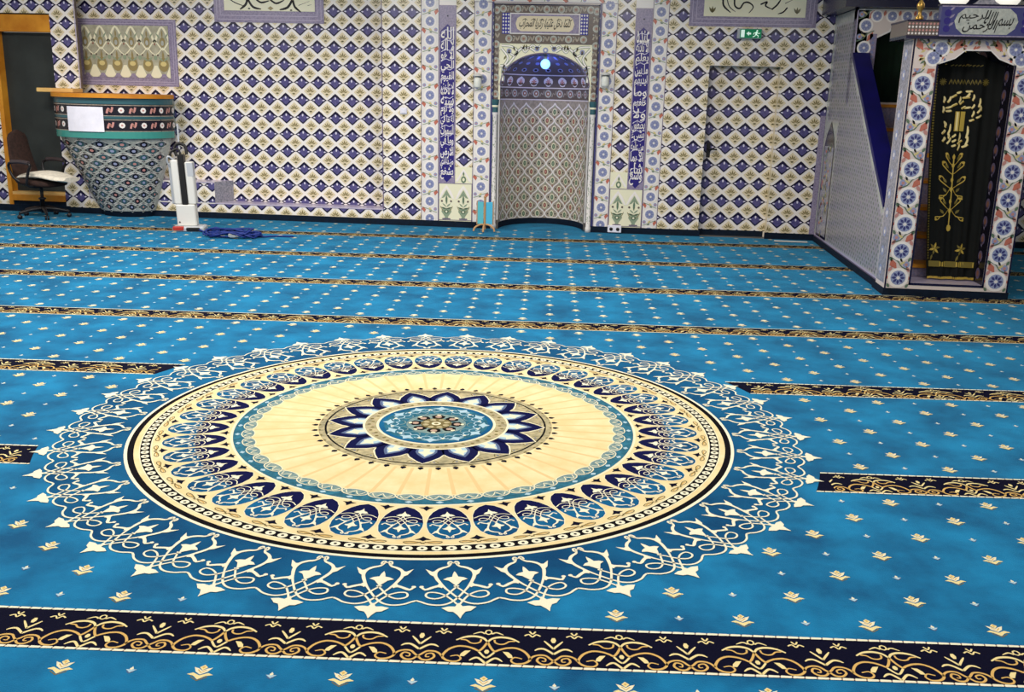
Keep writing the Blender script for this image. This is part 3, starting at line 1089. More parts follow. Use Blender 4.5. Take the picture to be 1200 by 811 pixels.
# rosette border strips
for n, (xa, xb, zc) in enumerate(((-2.333, -2.117, 2.207), (-1.700, -1.487, 2.407 - 9 * TP), (-0.214, -0.028, 2.414), (0.372, 0.560, 2.351))):
    b = MB()
    d = D2(b, wfn(W - .002))
    rosette_strip(d, xa, xb, 0.075, 2.86, zc, seed=n)
    b.face([(xa, W, .075), (xa, W - .0035, .075), (xa, W - .0035, 2.86), (xa, W, 2.86)], 'tile_line')
    b.face([(xb, W, .075), (xb, W - .0035, .075), (xb, W - .0035, 2.86), (xb, W, 2.86)], 'tile_line')
    b.build('trim_%d' % (n + 1), kind='structure')

# vertical inscription strips


def inscription(x0, x1, z0, z1, words, label):
    b = MB()
    b.box(x0, x1, W - .006, W + .002, z0, z1, 'tile_lilac')
    d = D2(b, wfn(W - .006))
    w = x1 - x0
    a, c = x0 + w * .07, x1 - w * .07
    t = z1 - .23
    P = [(a, z0 + .10), (x0 + w * .5, z0 + .012), (c, z0 + .10), (c, t - .06), (x0 + w * .72, t - .02), (x0 + w * .5, t + .02), (x0 + w * .28, t - .02), (a, t - .06)]
    d.poly(P, 'tile_blue', 1)
    d.disc((x0 + x1) / 2, t + .11, .010, 'tile_navy', 1, 8)
    n = len(words)
    lo, hi = z0 + .06, t - .02
    h = (hi - lo) / n
    for i, s in enumerate(words):
        zt = hi - i * h
        write(d, s, a + .008, zt - h * 1.08, c - .008, zt + h * .06, 'tile_white', 2)
    for q in range(16):
        z = lo + (hi - lo) * (q + .5) / 16
        d.stroke([(a + .012, z), (x0 + w * .4, z + .03), (x0 + w * .65, z + .015), (c - .012, z + .045)], .007, 'tile_pearl', 2.2, 3)
    return b.build('inscription_panel', label=label, cat='inscription panel', group='vertical inscription panels')


W1 = ['الله', 'لا اله', 'الا هو', 'الحي', 'القيوم', 'لا تاخذه', 'سنة', 'ولا نوم', 'له ما في', 'السموات', 'وما في', 'الارض', 'من ذا الذي', 'يشفع']
W2 = ['عنده', 'الا باذنه', 'يعلم', 'ما بين', 'ايديهم', 'وما', 'خلفهم', 'ولا', 'يحيطون', 'بشيء', 'من علمه', 'الا بما', 'شاء', 'وسع']
inscription(-2.115, -1.914, 0.535, 2.60, W1, 'tall blue tile strip of white calligraphy left of the prayer niche')
inscription(0.178, 0.370, 0.535, 2.60, W2, 'tall blue tile strip of white calligraphy right of the prayer niche')

# framed mosaic panel in the recess (left)
fm = thing('mosaic_panel', ((FP[0] + FP[2]) / 2, RY, FP[1]), 'lilac framed mosaic tile panel of pale vases above the corner pulpit', 'tile panel')
b = MB()
fx0 = FP[0]
b.box(fx0, FP[2], RY - .008, RY, FP[1], FP[3], 'tile_lilac')
d = D2(b, wfn(RY - .008))
for q in (.02, .05):
    for r in ((fx0 + q, FP[1] + q, FP[2] - q, FP[1] + q + .006), (fx0 + q, FP[3] - q - .006, FP[2] - q, FP[3] - q), (FP[2] - q - .006, FP[1] + q, FP[2] - q, FP[3] - q), (fx0 + q, FP[1] + q, fx0 + q + .006, FP[3] - q)):
        d.rect(*r, 'tile_lilac2', 1)
b.build('border', parent=fm)
b = MB()
px0, px1, pz0, pz1 = -6.70, -5.572, 1.70, 2.325
b.box(px0, px1, RY - .012, RY - .006, pz0, pz1, 'tile_sage')
d = D2(b, wfn(RY - .012), clip=(px0, pz0, px1, pz1))
d.clip = (px0, pz0, px1, pz1)
pw = (px1 - px0) / 5.6
for k in range(-1, 7):
    x = px0 + .04 + k * pw
    # upper row: pointed arches with a drop
    d.stroke([(x - pw / 2, pz0 + .40), (x - pw * .3, pz0 + .52), (x, pz0 + .61), (x + pw * .3, pz0 + .52), (x + pw / 2, pz0 + .40)], .026, 'tile_ivory', 1, 3)
    d.stroke([(x - pw / 2, pz0 + .46), (x - pw * .2, pz0 + .38), (x, pz0 + .34), (x + pw * .2, pz0 + .38), (x + pw / 2, pz0 + .46)], .016, 'tile_ivory', 1, 3)
    d.disc(x, pz0 + .43, .036, 'tile_olive', 2, 12, .060)
    d.disc(x, pz0 + .42, .020, 'tile_grey', 3, 10, .032)
    d.leaf(x, pz0 + .48, rad(90), .10, .022, 'tile_olive', 2)
    for s in (1, -1):
        d.leaf(x + s * .03, pz0 + .47, rad(90 - s * 35), .09, .020, 'tile_green', 2)
    d.disc(x + pw / 2, pz0 + .405, .013, 'tile_rust', 3, 8)
    # middle: vases
    d.stroke([(x - pw / 2, pz0 + .27), (x - pw * .25, pz0 + .31), (x, pz0 + .36), (x + pw * .25, pz0 + .31), (x + pw / 2, pz0 + .27)], .013, 'tile_ivory', 2, 3)
    d.disc(x, pz0 + .16, .066, 'tile_olive', 2, 14, .085)
    d.disc(x, pz0 + .17, .040, 'tile_yellow', 3, 10, .03)
    d.leaf(x, pz0 + .20, rad(90), .13, .030, 'tile_olive', 3)
    for s in (1, -1):
        d.leaf(x, pz0 + .20, rad(90 - s * 50), .09, .024, 'tile_green', 3)
        d.disc(x + s * pw * .34, pz0 + .275, .012, 'tile_brown', 3, 8)
    d.disc(x + pw / 2, pz0 + .245, .024, 'tile_green', 3, 10, .03)
    # lower: ivory ogees between
    xm = x + pw / 2
    d.poly([(xm - .02, pz0 + .15), (xm + .02, pz0 + .15), (xm + .075, pz0 + .03), (xm + .03, pz0), (xm - .03, pz0), (xm - .075, pz0 + .03)], 'tile_ivory', 2.5)
    d.poly([(x - .05, pz0), (x + .05, pz0), (x + .02, pz0 + .05), (x - .02, pz0 + .05)], 'tile_lilac', 3)
b.build('panel', parent=fm)


# framed calligraphy panels high on the wall
def cal_panel(Y, ob, ib, label, draw):
    t = thing('calligraphy_panel', ((ob[0] + ob[2]) / 2, Y, ob[1]), label, 'calligraphy panel', 'large framed calligraphy panels')
    b = MB()
    b.box(ob[0], ob[2], Y - .012, Y, ob[1], ob[3], 'tile_lilac')
    d = D2(b, wfn(Y - .012))
    for q in (.03, .075):
        d.rect(ob[0] + q, ob[1] + q, ob[2] - q, ob[1] + q + .008, 'tile_lilac2', 1)
        d.rect(ob[0] + q, ob[1] + q, ob[0] + q + .008, ob[3] - q, 'tile_lilac2', 1)
        d.rect(ob[2] - q - .008, ob[1] + q, ob[2] - q, ob[3] - q, 'tile_lilac2', 1)
    b.build('border', parent=t)
    b = MB()
    b.box(ib[0], ib[2], Y - .020, Y - .010, ib[1], ib[3], 'tile_ivory')
    d = D2(b, wfn(Y - .020))
    draw(d)
    b.build('panel', parent=t)


def left_cal(d):
    k, s = 1.128 / 105 / 8.571, 0.0107 / 8.571
    f = lambda P: [(-4.960 + x * k, 2.640 - y * s) for x, y in P]
    for P, w in (([(150, -20), (210, 20), (310, 55)], .012), ([(340, -10), (320, 40), (262, 84)], .028), ([(345, -10), (395, 60), (475, 78)], .026),
                 ([(430, -10), (480, 18), (560, 0)], .022), ([(570, -10), (630, 24), (710, -8)], .022), ([(790, -10), (740, 60), (660, 82)], .028),
                 ([(795, -10), (815, 55), (872, 100)], .026), ([(850, 40), (960, 0)], .006), ([(940, 40), (980, 30)], .006)):
        d.stroke(f(P), w, 'ink', 1, 4, taper=(1, .4))
    for x, y in ((355, 75), (775, 85)):
        d.poly(f([(x - 14, y), (x, y - 9), (x + 14, y), (x, y + 9)]), 'ink', 1)
    d.poly(f([(540, 70), (570, 50), (600, 70), (570, 90)]), 'tile_olive', 1)
    write(d, 'محمد', -4.62, 2.70, -3.9, 3.05, 'ink', 1)


def right_cal(d):
    k = 1.126 / 118 / 6.667
    f = lambda P: [(0.713 + x * k, 2.715 - y * .0096 / 6.667) for x, y in P]
    for P, w in (([(308, -20), (312, 50), (372, 104)], .020), ([(335, 0), (360, 60), (410, 98)], .010), ([(395, -20), (400, 50), (440, 72), (470, 30), (510, 28), (545, 60), (515, 105)], .018),
                 ([(600, 40), (650, 20), (640, 50), (700, 76)], .018), ([(690, 76), (730, 40), (760, -10)], .018), ([(810, 60), (780, 95), (740, 108)], .016), ([(790, 30), (850, 0)], .008)):
        d.stroke(f(P), w, 'ink', 1, 4, taper=(1, .4))
    for x in (228, 888):
        for a in (60, 90, 120):
            c = f([(x, 108)])[0]
            d.leaf(c[0], c[1], rad(a), .075, .024, 'tile_moss', 1)
    write(d, 'الله', 1.2, 2.75, 1.85, 3.08, 'ink', 1)


cal_panel(RY, PB, (-4.832, 2.521, -3.693, 3.1), 'cream calligraphy panel in lilac tile border over the recessed wall left of the niche', left_cal)
cal_panel(W, PR, (0.945, 2.523, 2.079, 3.1), 'cream calligraphy panel in lilac tile border above the green exit sign', right_cal)

# cream shields above the inscription strips
for xa, xb in ((-2.117, -1.700), (-0.028, 0.372)):
    pass

# ================================================================== MIHRAB
CX, NA, NB = -0.852, 0.528, 0.66
SPR, APEX = 1.70, 2.077
mih = thing('prayer_niche', (CX, W, 0), 'arched tiled prayer niche with calligraphy plate in the middle of the back wall', 'prayer niche')


def kz(z):
    if z <= SPR:
        return 1.0
    t = min(1.0, (z - SPR) / (APEX - SPR))
    return math.sqrt(max(0.0, 1 - t * t))


def nfn(u, z, l):      # u metres along the curve from its middle (radius ~0.59)
    ph = u / 0.593
    k = kz(z) * (1 - l * 0.0035)
    return (CX + NA * k * sin(ph), W + NB * k * cos(ph), z)


niche = MB()
zs = [0.075, 0.4, 0.8, 1.2, 1.545, 1.70] + [SPR + (APEX - SPR) * sin(pi / 2 * q / 8) for q in range(1, 9)]
UM = 0.593 * pi / 2


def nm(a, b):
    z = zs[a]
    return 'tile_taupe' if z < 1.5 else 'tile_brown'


niche.grid([[nfn(-UM + 2 * UM * q / 32, z, 0) for q in range(33)] for z in zs], nm, True)
nd = D2(niche, nfn)
p = 2 * UM / 9
for i in range(0, 10):
    for j in range(0, 14):
        for hd in (0, 1):
            u = -UM + (i + .5 * hd) * p
            z = 0.13 + j * .212 + .106 * hd
            if z > 1.50 or abs(u) > UM - .02:
                continue
            P = [(0, .106), (.018, .078), (.062, .046), (.090, .022), (.096, 0), (.090, -.022), (.062, -.046), (.018, -.078), (0, -.106)]
            P = P + [(-a, b) for a, b in P[-2:0:-1]]
            P = [(max(-UM, min(UM, u + a * p / .207)), max(.08, min(1.54, z + b))) for a, b in P]
            nd.stroke(P, .017, 'tile_porc', 1, 2, closed=True)
            red = (j + hd) % 2 == 0 if hd else (j % 2 == 1)
            nd.disc(u, z, .034, 'tile_ivory', 1, 8, .046)
            nd.disc(u, z, .024, 'tile_rust' if hd else 'tile_greendark', 2, 8, .034)
            nd.disc(u, z, .010, 'tile_pink' if hd else 'tile_green', 3, 6, .016)
            for s in (1, -1):
                if abs(u + s * .055) < UM:
                    nd.disc(u + s * .055, z, .009, 'tile_black', 2, 6)
            nd.leaf(u, z + .05, rad(90), .034, .02, 'tile_green', 2)
            nd.leaf(u, z - .05, rad(270), .034, .02, 'tile_rust', 2)
# band of rosettes below the springing
for i in range(11):
    u = -UM + (i + .5) * 2 * UM / 11
    nd.disc(u, 1.622, .048, 'tile_grey', 1, 12)
    nd.disc(u, 1.622, .030, 'tile_rust', 2, 10)
    nd.disc(u, 1.622, .012, 'tile_porc', 3, 8)
    if i < 10:
        v = u + UM / 11
        nd.stroke([(v - .03, 1.585), (v - .01, 1.63), (v + .012, 1.61), (v + .03, 1.66)], .012, 'tile_taupe', 1, 2)
for z in (1.548, 1.690, 1.842):
    nd.stroke([(-UM + 2 * UM * q / 24, z) for q in range(25)], .012, 'tile_porc', 2, 1)
# band of dark medallions in the foot of the vault
for i in range(9):
    u = -UM + (i + .5) * 2 * UM / 9
    nd.disc(u, 1.766, .066, 'tile_porc', 1, 12, .060)
    nd.disc(u, 1.766, .052, 'tile_brown', 2, 12, .048)
    nd.disc(u, 1.766, .028, 'tile_black', 3, 8)
    for a in range(6):
        nd.leaf(u, 1.766, a * pi / 3, .040, .012, 'tile_red', 4)
# vault flowers
for r_, z in ((9, 1.90), (9, 1.98), (7, 2.035)):
    for i in range(r_):
        u = -UM + (i + .5) * 2 * UM / r_
        nd.disc(u, z, .05, 'tile_steel', 2, 8, .022)
        nd.disc(u, z, .026, 'tile_navy', 3, 8, .012)
niche.build('niche', parent=mih)
b = MB()
rows = [[(CX + (NA - .004) * sin(q), W + (NB - .006) * cos(q), z) for q in [-pi / 2 + pi * k / 24 for k in range(25)]] for z in (0, .075)]
b.grid(rows, 'skirting', True)
b.build('skirting', parent=mih)

# spandrel with white scrolling flowers on cream
SP = (-1.402, -0.305, 2.185)
sp = MB()
YS = W - 0.012
for q in range(40):
    t0, t1 = pi * q / 40, pi * (q + 1) / 40
    xa, xb = CX - NA * cos(t0), CX - NA * cos(t1)
    za, zb = SPR + (APEX - SPR) * sin(t0), SPR + (APEX - SPR) * sin(t1)
    sp.face([(xa, YS, za), (xb, YS, zb), (xb, YS, SP[2]), (xa, YS, SP[2])], 'tile_ivory')
    sp.face([(xa, YS, za), (xb, YS, zb), (xb, W + .06, zb), (xa, W + .06, za)], 'tile_ivory')
sp.face([(SP[0], YS, 1.545), (CX - NA, YS, 1.545), (CX - NA, YS, SP[2]), (SP[0], YS, SP[2])], 'tile_ivory')
sp.face([(CX + NA, YS, 1.545), (SP[1], YS, 1.545), (SP[1], YS, SP[2]), (CX + NA, YS, SP[2])], 'tile_ivory')
d = D2(sp, wfn(YS))
for s in (1, -1):
    f = lambda P: [(CX + s * x, z) for x, z in P]
    for P, w in (([(.50, 1.76), (.50, 1.90), (.44, 2.02), (.52, 2.13)], .022), ([(.53, 1.93), (.45, 1.94), (.38, 2.02), (.30, 2.12), (.20, 2.14), (.12, 2.10)], .024),
                 ([(.52, 2.16), (.40, 2.15), (.33, 2.10), (.37, 2.05), (.44, 2.09)], .020), ([(.28, 2.16), (.24, 2.09), (.16, 2.17), (.10, 2.14), (.06, 2.17)], .018)):
        d.stroke(f(P), w * 1.5, 'tile_green', 1, 4)
        d.stroke(f(P), w * .8, 'tile_white', 2, 4)
    for x, z in ((.43, 2.10), (.475, 1.90), (.10, 2.13)):
        d.disc(CX + s * x, z, .030, 'tile_steel', 2, 10)
        d.disc(CX + s * x, z, .014, 'tile_brown', 3, 8)
    for x, z, a in ((.22, 2.12, 80), (.26, 2.12, 100), (.36, 2.10, 70), (.50, 1.83, 90), (.49, 2.0, 120)):
        d.leaf(CX + s * x, z, rad(a) if s > 0 else pi - rad(a), .06, .022, 'tile_moss', 2)
d.disc(CX, 2.115, .032, 'tile_steel', 3, 12)
d.disc(CX, 2.115, .014, 'tile_white', 4, 8)
a_pts = [(CX - NA * cos(pi * q / 30), SPR + (APEX - SPR) * sin(pi * q / 30)) for q in range(31)]
d.stroke([(x, z + .006) for x, z in a_pts], .012, 'tile_line', 3, 1)
sp.build('arch_spandrel', parent=mih)

# dark frieze around the arch
fz = MB()
YF = W - 0.018
FT = 2.628
for r in ((NX0, 1.545, SP[0], FT), (SP[1], 1.545, NX1, FT), (SP[0], SP[2], SP[1], FT)):
    fz.face([(r[0], YF, r[1]), (r[2], YF, r[1]), (r[2], YF, r[3]), (r[0], YF, r[3])], 'tile_brown')
for xx in (NX0, NX1):
    fz.face([(xx, YF, 0.0), (xx, W + .004, 0.0), (xx, W + .004, FT), (xx, YF, FT)], 'tile_navy')
fz.face([(NX0, YF, FT), (NX1, YF, FT), (NX1, W + .004, FT), (NX0, W + .004, FT)], 'tile_navy')
for xx in (SP[0], SP[1]):
    fz.face([(xx, YF, 1.545), (xx, YS, 1.545), (xx, YS, SP[2]), (xx, YF, SP[2])], 'tile_brown')
fz.face([(SP[0], YF, SP[2]), (SP[1], YF, SP[2]), (SP[1], YS, SP[2]), (SP[0], YS, SP[2])], 'tile_brown')
d = D2(fz, wfn(YF))


def chain(x0, z0, x1, z1, n):
    for i in range(n):
        t = (i + .5) / n
        x, z = x0 + (x1 - x0) * t, z0 + (z1 - z0) * t
        if i % 2 == 0:
            d.disc(x, z, .042, 'tile_grey', 1, 12)
            d.disc(x, z, .029, 'tile_taupe', 2, 10)
            d.disc(x, z, .014, 'tile_rust', 3, 8)
        else:
            d.stroke([(x - .036, z - .03), (x - .01, z + .022), (x + .012, z - .018), (x + .036, z + .03)], .017, 'tile_taupe', 1, 3)
            d.stroke([(x - .036, z + .03), (x - .014, z + .012)], .012, 'tile_grey', 1, 1)


chain(-1.40, 2.570, -.30, 2.570, 13)
chain(-1.33, 2.240, -.37, 2.240, 11)
chain(-1.434, 1.56, -1.434, 2.60, 11)
chain(-.270, 1.56, -.270, 2.60, 11)
for r in ((NX0, 2.612, NX1, 2.628), (NX0, 1.545, NX0 + .012, FT), (NX1 - .012, 1.545, NX1, FT)):
    d.rect(*r, 'tile_navy', 4)
fz.build('frieze', parent=mih)

# inscription plate
pl = MB()
pl.box(-1.370, -.365, YF - .006, YF + .002, 2.292, 2.525, 'tile_lilac')
d = D2(pl, wfn(YF - .006))
for xa in (-1.370, -.458):
    d.rect(xa, 2.292, xa + .093, 2.525, 'tile_royal', 1)
    for i in range(3):
        for j in range(6):
            d.disc(xa + .016 + i * .031, 2.312 + j * .0385, .011, 'tile_porc', 2, 4, .014)
d.rect(-1.277, 2.292, -.458, 2.525, 'tile_porc', 1)
d.rect(-1.265, 2.304, -.470, 2.513, 'tile_lilac', 2)
x0, x1, zm = -1.21, -.525, 2.408
P = [(x0, zm), (x0 + .02, zm + .06), (x0 + .06, zm + .085), (x1 - .06, zm + .085), (x1 - .02, zm + .06), (x1, zm), (x1 - .02, zm - .06), (x1 - .06, zm - .085), (x0 + .06, zm - .085), (x0 + .02, zm - .06)]
d.poly(P, 'tile_cream', 3)
write(d, 'كلما دخل عليها زكريا المحراب', -1.165, 2.345, -.565, 2.468, 'ink', 4, lean=.25)
for q in range(6):
    x = -1.13 + q * .1
    d.stroke([(x, 2.445), (x + .03, 2.462), (x + .055, 2.445)], .006, 'ink', 4, 3)
pl.build('inscription_plate', parent=mih)

# slender corner columns
for x in (-1.434, -.270):
    c = MB()
    c.lathe([(.030, .0), (.036, .0), (.036, .05), (.029, .07), (.028, 1.36), (.034, 1.375), (.034, 1.395)], x, W - .012, 'tile_porc', 14)
    c.box(x - .034, x + .034, W - .004, W + .01, 0, 1.545, 'tile_navy')
    rnd = random.Random(3)
    for q in range(110):
        a, z = -rnd.uniform(.25, pi - .25), rnd.uniform(.1, 1.34)
        cc = (x + .0287 * cos(a), W - .012 + .0287 * sin(a), z)
        tx_, ty_ = -sin(a), cos(a)
        c.face([(cc[0] + tx_ * u, cc[1] + ty_ * u, cc[2] + v) for u, v in ((.005, 0), (0, .012), (-.005, 0), (0, -.012))], 'tile_green')
    co = c.build('column', parent=mih)
    k = MB()
    k.lathe([(.034, 1.395), (.037, 1.40), (.030, 1.42), (.036, 1.47), (.044, 1.50), (.046, 1.52), (.046, 1.545)], x, W - .012, 'tile_tealdark', 14)
    k.lathe([(.0365, 1.455), (.041, 1.462), (.041, 1.472), (.0375, 1.478)], x, W - .012, 'tile_ivory', 14)
    k.build('capital', parent=co)
# royal-blue listel each side
b = MB()
b.box(-1.485, NX0, W - .012, W + .002, 0.075, 2.64, 'tile_indigo')
b.build('listel', parent=mih)
b = MB()
b.box(NX1, -.216, W - .012, W + .002, 0.075, 2.64, 'tile_indigo')
b.build('listel', parent=mih)
# rosette border across the top
b = MB()
d = D2(b, lambda u, v, l: (v, W - .004 - l * .0015, u))
rosette_strip(d, 2.64, 2.84, -1.70, -.028, -1.59)
b.build('top_border', parent=mih)

# ================================================================== lamps on the back wall
bl = thing('niche_lamp', (CX, 12.02, 1.98), 'glowing blue globe bulb hanging under the top of the niche arch', 'lamp')
b = MB()
b.sphere((CX - .01, 12.02, 1.965), .058, 'bulb_blue', 18, 12)
b.build('bulb', parent=bl)
b = MB()
b.lathe([(.0, .05), (.022, .05), (.024, .085), (.010, .095), (.008, .14), (.0, .14)], CX - .01, 12.02, 'plastic_white', 12, z0=1.965)
b.build('socket', parent=bl)

for x, z, lb in ((-1.640, 1.80, 'small white wall lamp left of the niche arch above the rosette strip'), (-.140, 1.845, 'small white wall lamp right of the niche arch on the rosette strip')):
    s = thing('wall_lamp', (x, W, z - .09), lb, 'wall lamp', 'wall lamps beside the niche')
    b = MB()
    b.box(x - .05, x + .05, W - .03, W - .004, z - .03, z + .02, 'plastic_grey', bev=.006)
    b.tube([(x, W - .03, z), (x, W - .07, z + .005), (x, W - .085, z - .01)], .010, 'plastic_grey', 8)
    b.build('wall_plate', parent=s)
    b = MB()
    b.lathe([(.0, .0), (.040, .0), (.046, .015), (.046, .085), (.040, .105), (.022, .118), (.0, .118)], x, W - .085, 'frosted', 16, z0=z - .125)
    b.build('shade', parent=s)
    b = MB()
    b.lathe([(.0, .0), (.06, .0), (.06, .012), (.02, .03), (.0, .03)], x, W - .085, 'plastic_white', 16, z0=z + .005)
    b.build('cap', parent=s)

# exit sign
ex = thing('exit_sign', (1.47, W, 2.283), 'small green exit sign with white running figure over the tiled door', 'exit sign')
b = MB()
b.box(1.335, 1.605, W - .085, W - .004, 2.283, 2.392, 'plastic_grey', bev=.005)
b.build('housing', parent=ex)
b = MB()
yf = W - .0855
b.box(1.362, 1.600, yf - .003, yf, 2.289, 2.386, 'sign_green')
d = D2(b, wfn(yf - .003))
d.rect(1.372, 2.298, 1.412, 2.378, 'sign_white', 1)
d.poly([(1.432, 2.338), (1.462, 2.362), (1.462, 2.348), (1.484, 2.348), (1.484, 2.328), (1.462, 2.328), (1.462, 2.314)], 'sign_white', 1)
hx = 1.545
d.disc(hx + .006, 2.368, .010, 'sign_white', 1, 10)
for P, w in (([(hx + .002, 2.356), (hx - .006, 2.326)], .020), ([(hx - .004, 2.328), (hx + .022, 2.314), (hx + .018, 2.295)], .009), ([(hx - .006, 2.328), (hx - .018, 2.312), (hx - .040, 2.302)], .009),
             ([(hx, 2.352), (hx - .028, 2.344), (hx - .034, 2.328)], .008), ([(hx + .004, 2.352), (hx + .026, 2.338), (hx + .040, 2.346)], .008)):
    d.stroke(P, w, 'sign_white', 1, 1)
b.build('sign_face', parent=ex)

# white switch on the wall right of the recess and twin socket by the floor
b = MB()
b.box(-2.590, -2.505, W - .02, W - .004, 1.345, 1.425, 'paper', bev=.006)
b.box(-2.572, -2.523, W - .026, W - .019, 1.360, 1.410, 'paper', bev=.004)
b.build('light_switch', label='white square switch on the diamond tiles right of the recessed wall', cat='light switch')
so = thing('power_socket', (.05, W, 0), 'white double power socket in the dark skirting right of the niche', 'power socket')
b = MB()
b.box(-.03, .135, W - .055, W - .010, .012, .098, 'paper', bev=.006)
b.build('cover', parent=so)
for x in (.012, .092):
    b = MB()
    b.lathe([(.0, .0), (.021, .0), (.021, .006), (.0, .006)], 0, 0, 'plastic_black', 12, tf=lambda p, x=x: (x + p[0], W - .055 - p[2], .055 + p[1]))
    b.build('outlet', parent=so)
b = MB()
ang = 0.0
b.box(1.93, 2.31, 11.60, 11.66, .004, .016, 'plastic_white', bev=.004)
b.build('cable_cover', label='thin white strip lying on the carpet in front of the pulpit stair wall', cat='strip')

# ================================================================== PULPIT (small corner pulpit at the left)
kp = thing('corner_pulpit', (-6.15, 11.6, 0), 'rounded tiled preacher\'s pulpit tapering to the floor beside the dark doorway', 'pulpit')


def kprof(z):
    """half width, projection, centre x at height z"""
    if z >= 1.0:
        return .725, .60, -6.185
    t = max(0.0, (z - .0) / 1.0)
    e = t ** 0.9
    return .32 + (.70 - .32) * e, .20 + (.56 - .20) * e, -6.11 + (-6.185 + 6.11) * t


def kfn(u, z, l):        # u in -1..1 around the front
    a, bq, cx = kprof(z)
    ph = u * pi / 2
    k = 1 + l * .004
    return (cx + a * k * sin(ph), W - bq * k * cos(ph), z)


b = MB()
zz = [0.0, .075, .2, .35, .5, .65, .8, .9, .995]
b.grid([[kfn(-1 + q / 14, z, 0) for q in range(29)] for z in zz], lambda a, c: 'skirting' if a == 0 else 'tile_grey', True)
for sd in (1,):
    for i in range(len(zz) - 1):
        p0, p1 = kfn(sd, zz[i], 0), kfn(sd, zz[i + 1], 0)
        b.face([p0, (p0[0] - .2, RY, p0[2]), (p1[0] - .2, RY, p1[2]), p1], 'tile_grey')
d = D2(b, kfn)
for j in range(0, 24):
    for i in range(0, 9):
        z = .13 + j * .078
        if z > .95:
            continue
        a, bq, cx = kprof(z)
        n = 8
        u = -1 + (i + (.5 if j % 2 else 0) + .1) * 2 / n
        hw = .95 / n
        if abs(u) > .99 - hw:
            continue
        P = [(hw, 0), (hw * .55, .026), (0, .066), (-hw * .55, .026), (-hw, 0), (-hw * .55, -.026), (0, -.066), (hw * .55, -.026)]
        d.poly([(u + x * 1.06, z + y * 1.08) for x, y in P], 'tile_greyline', 1)
        d.stroke([(u + x, z + y) for x, y in P], .012, 'tile_grey', 2, 2, closed=True)
        d.stroke([(u - hw * .7, z + .02), (u, z + .045), (u + hw * .7, z + .02)], .008, 'tile_porc', 3, 2)
        d.stroke([(u - hw * .7, z - .02), (u, z - .045), (u + hw * .7, z - .02)], .008, 'tile_porc', 3, 2)
        d.disc(u, z, hw * .42, 'tile_black' if (i + j // 2) % 2 else 'tile_tealdark', 3, 8, .034)
        d.disc(u, z, hw * .22, 'tile_pink' if (i + j) % 3 == 0 else 'tile_steel', 4, 6, .017)
        for q in (-1, 1):
            d.disc(u + q * hw * .72, z, hw * .12, 'tile_black', 3, 5, .010)
            d.leaf(u, z + q * .038, rad(90 * q), .022, .05, 'tile_black', 3)
b.build('body', parent=kp)


def kband(z0, z1, mt, flowers, name):
    b = MB()
    k0 = .004
    rows = []
    for z, l in ((z0, 0), (z0, 1.5), (z1, 1.5), (z1, 0)):
        rows.append([(-6.185 + (.725 * (1 + l * .008)) * sin(u * pi / 2), W - (.60 * (1 + l * .008)) * cos(u * pi / 2), z) for u in [-1 + q / 16 for q in range(33)]])
    b.grid(rows, mt, False)
    e = rows[1][-1]
    b.face([(e[0], W, z0), (e[0] - .1, RY, z0), (e[0] - .1, RY, z1), (e[0], W, z1)], 'tile_tealdark')
    if flowers:
        dk = D2(b, lambda u, z, l: (-6.185 + (.725 * 1.012 + l * .002) * sin(u * pi / 2), W - (.60 * 1.012 + l * .002) * cos(u * pi / 2), z))
        zm = (z0 + z1) / 2
        for i in range(18):
            u = -.96 + i * .115
            if i % 2:
                dk.disc(u, zm, .032, 'tile_porc', 1, 8, .034)
                dk.disc(u, zm, .012, 'tile_pink', 2, 6, .012)
            else:
                dk.stroke([(u - .03, zm - .036), (u - .012, zm + .02), (u + .014, zm - .02), (u + .03, zm + .036)], .022, 'tile_pink', 1, 3)
                dk.disc(u, zm, .014, 'tile_rust', 2, 6, .016)
        for z in (z0 + .005, z1 - .012):
            dk.stroke([(-1 + q / 10, z) for q in range(21)], .008, 'tile_taupe', 1, 1)
    return b.build(name, parent=kp)


kband(.985, 1.065, 'tile_teal', False, 'teal_rim')
kband(1.065, 1.215, 'tile_black', True, 'flower_band')
kband(1.215, 1.245, 'tile_tealdark', False, 'divider')
kband(1.245, 1.385, 'tile_black', True, 'flower_band')
kband(1.385, 1.455, 'tile_tealdark', False, 'upper_rim')
b = MB()
ol = [(-6.185 + .755 * sin(u * pi / 2), W - .65 * cos(u * pi / 2)) for u in [-1 + q / 12 for q in range(25)]]
ol += [(-6.185 + .60, RY - .005), (RC0 + .005, RY - .005), (RC0 + .005, W - .003), (-6.185 - .755, W - .003)]
b.prism(ol, 'z', 1.455, 1.502, 'wood')
b.build('wooden_ledge', parent=kp)
b = MB()
b.box(-7.07, -6.60, W - .24, W - .004, 1.503, 1.552, 'wood_pale', bev=.006)
b.build('ledge_end', parent=kp, label='paler short end board of the ledge')
b = MB()
pr = []
for z in (1.062, 1.20, 1.35):
    pr.append([(-6.185 + .745 * sin(u), W - .621 * cos(u), z) for u in [rad(-26) + rad(37.5) * q / 10 for q in range(11)]])
pr2 = [[(q[0], q[1] - .0015, q[2]) for q in r] for r in pr]
b.grid(pr2, 'paper', True)
b.grid(pr, 'paper', True)
b.build('paper_sheet', label='blank white paper sheet taped over the flowered bands of the corner pulpit', cat='paper')

# ================================================================== OFFICE CHAIR
CHX, CHY, CHA = -6.97, 11.36, rad(-12)
ch = thing('office_chair', (CHX, CHY, 0), 'brown swivel office chair standing in front of the dark doorway', 'office chair')


def ctf(p):
    x, y, z = p
    return (CHX + x * cos(CHA) - y * sin(CHA), CHY + x * sin(CHA) + y * cos(CHA), z)


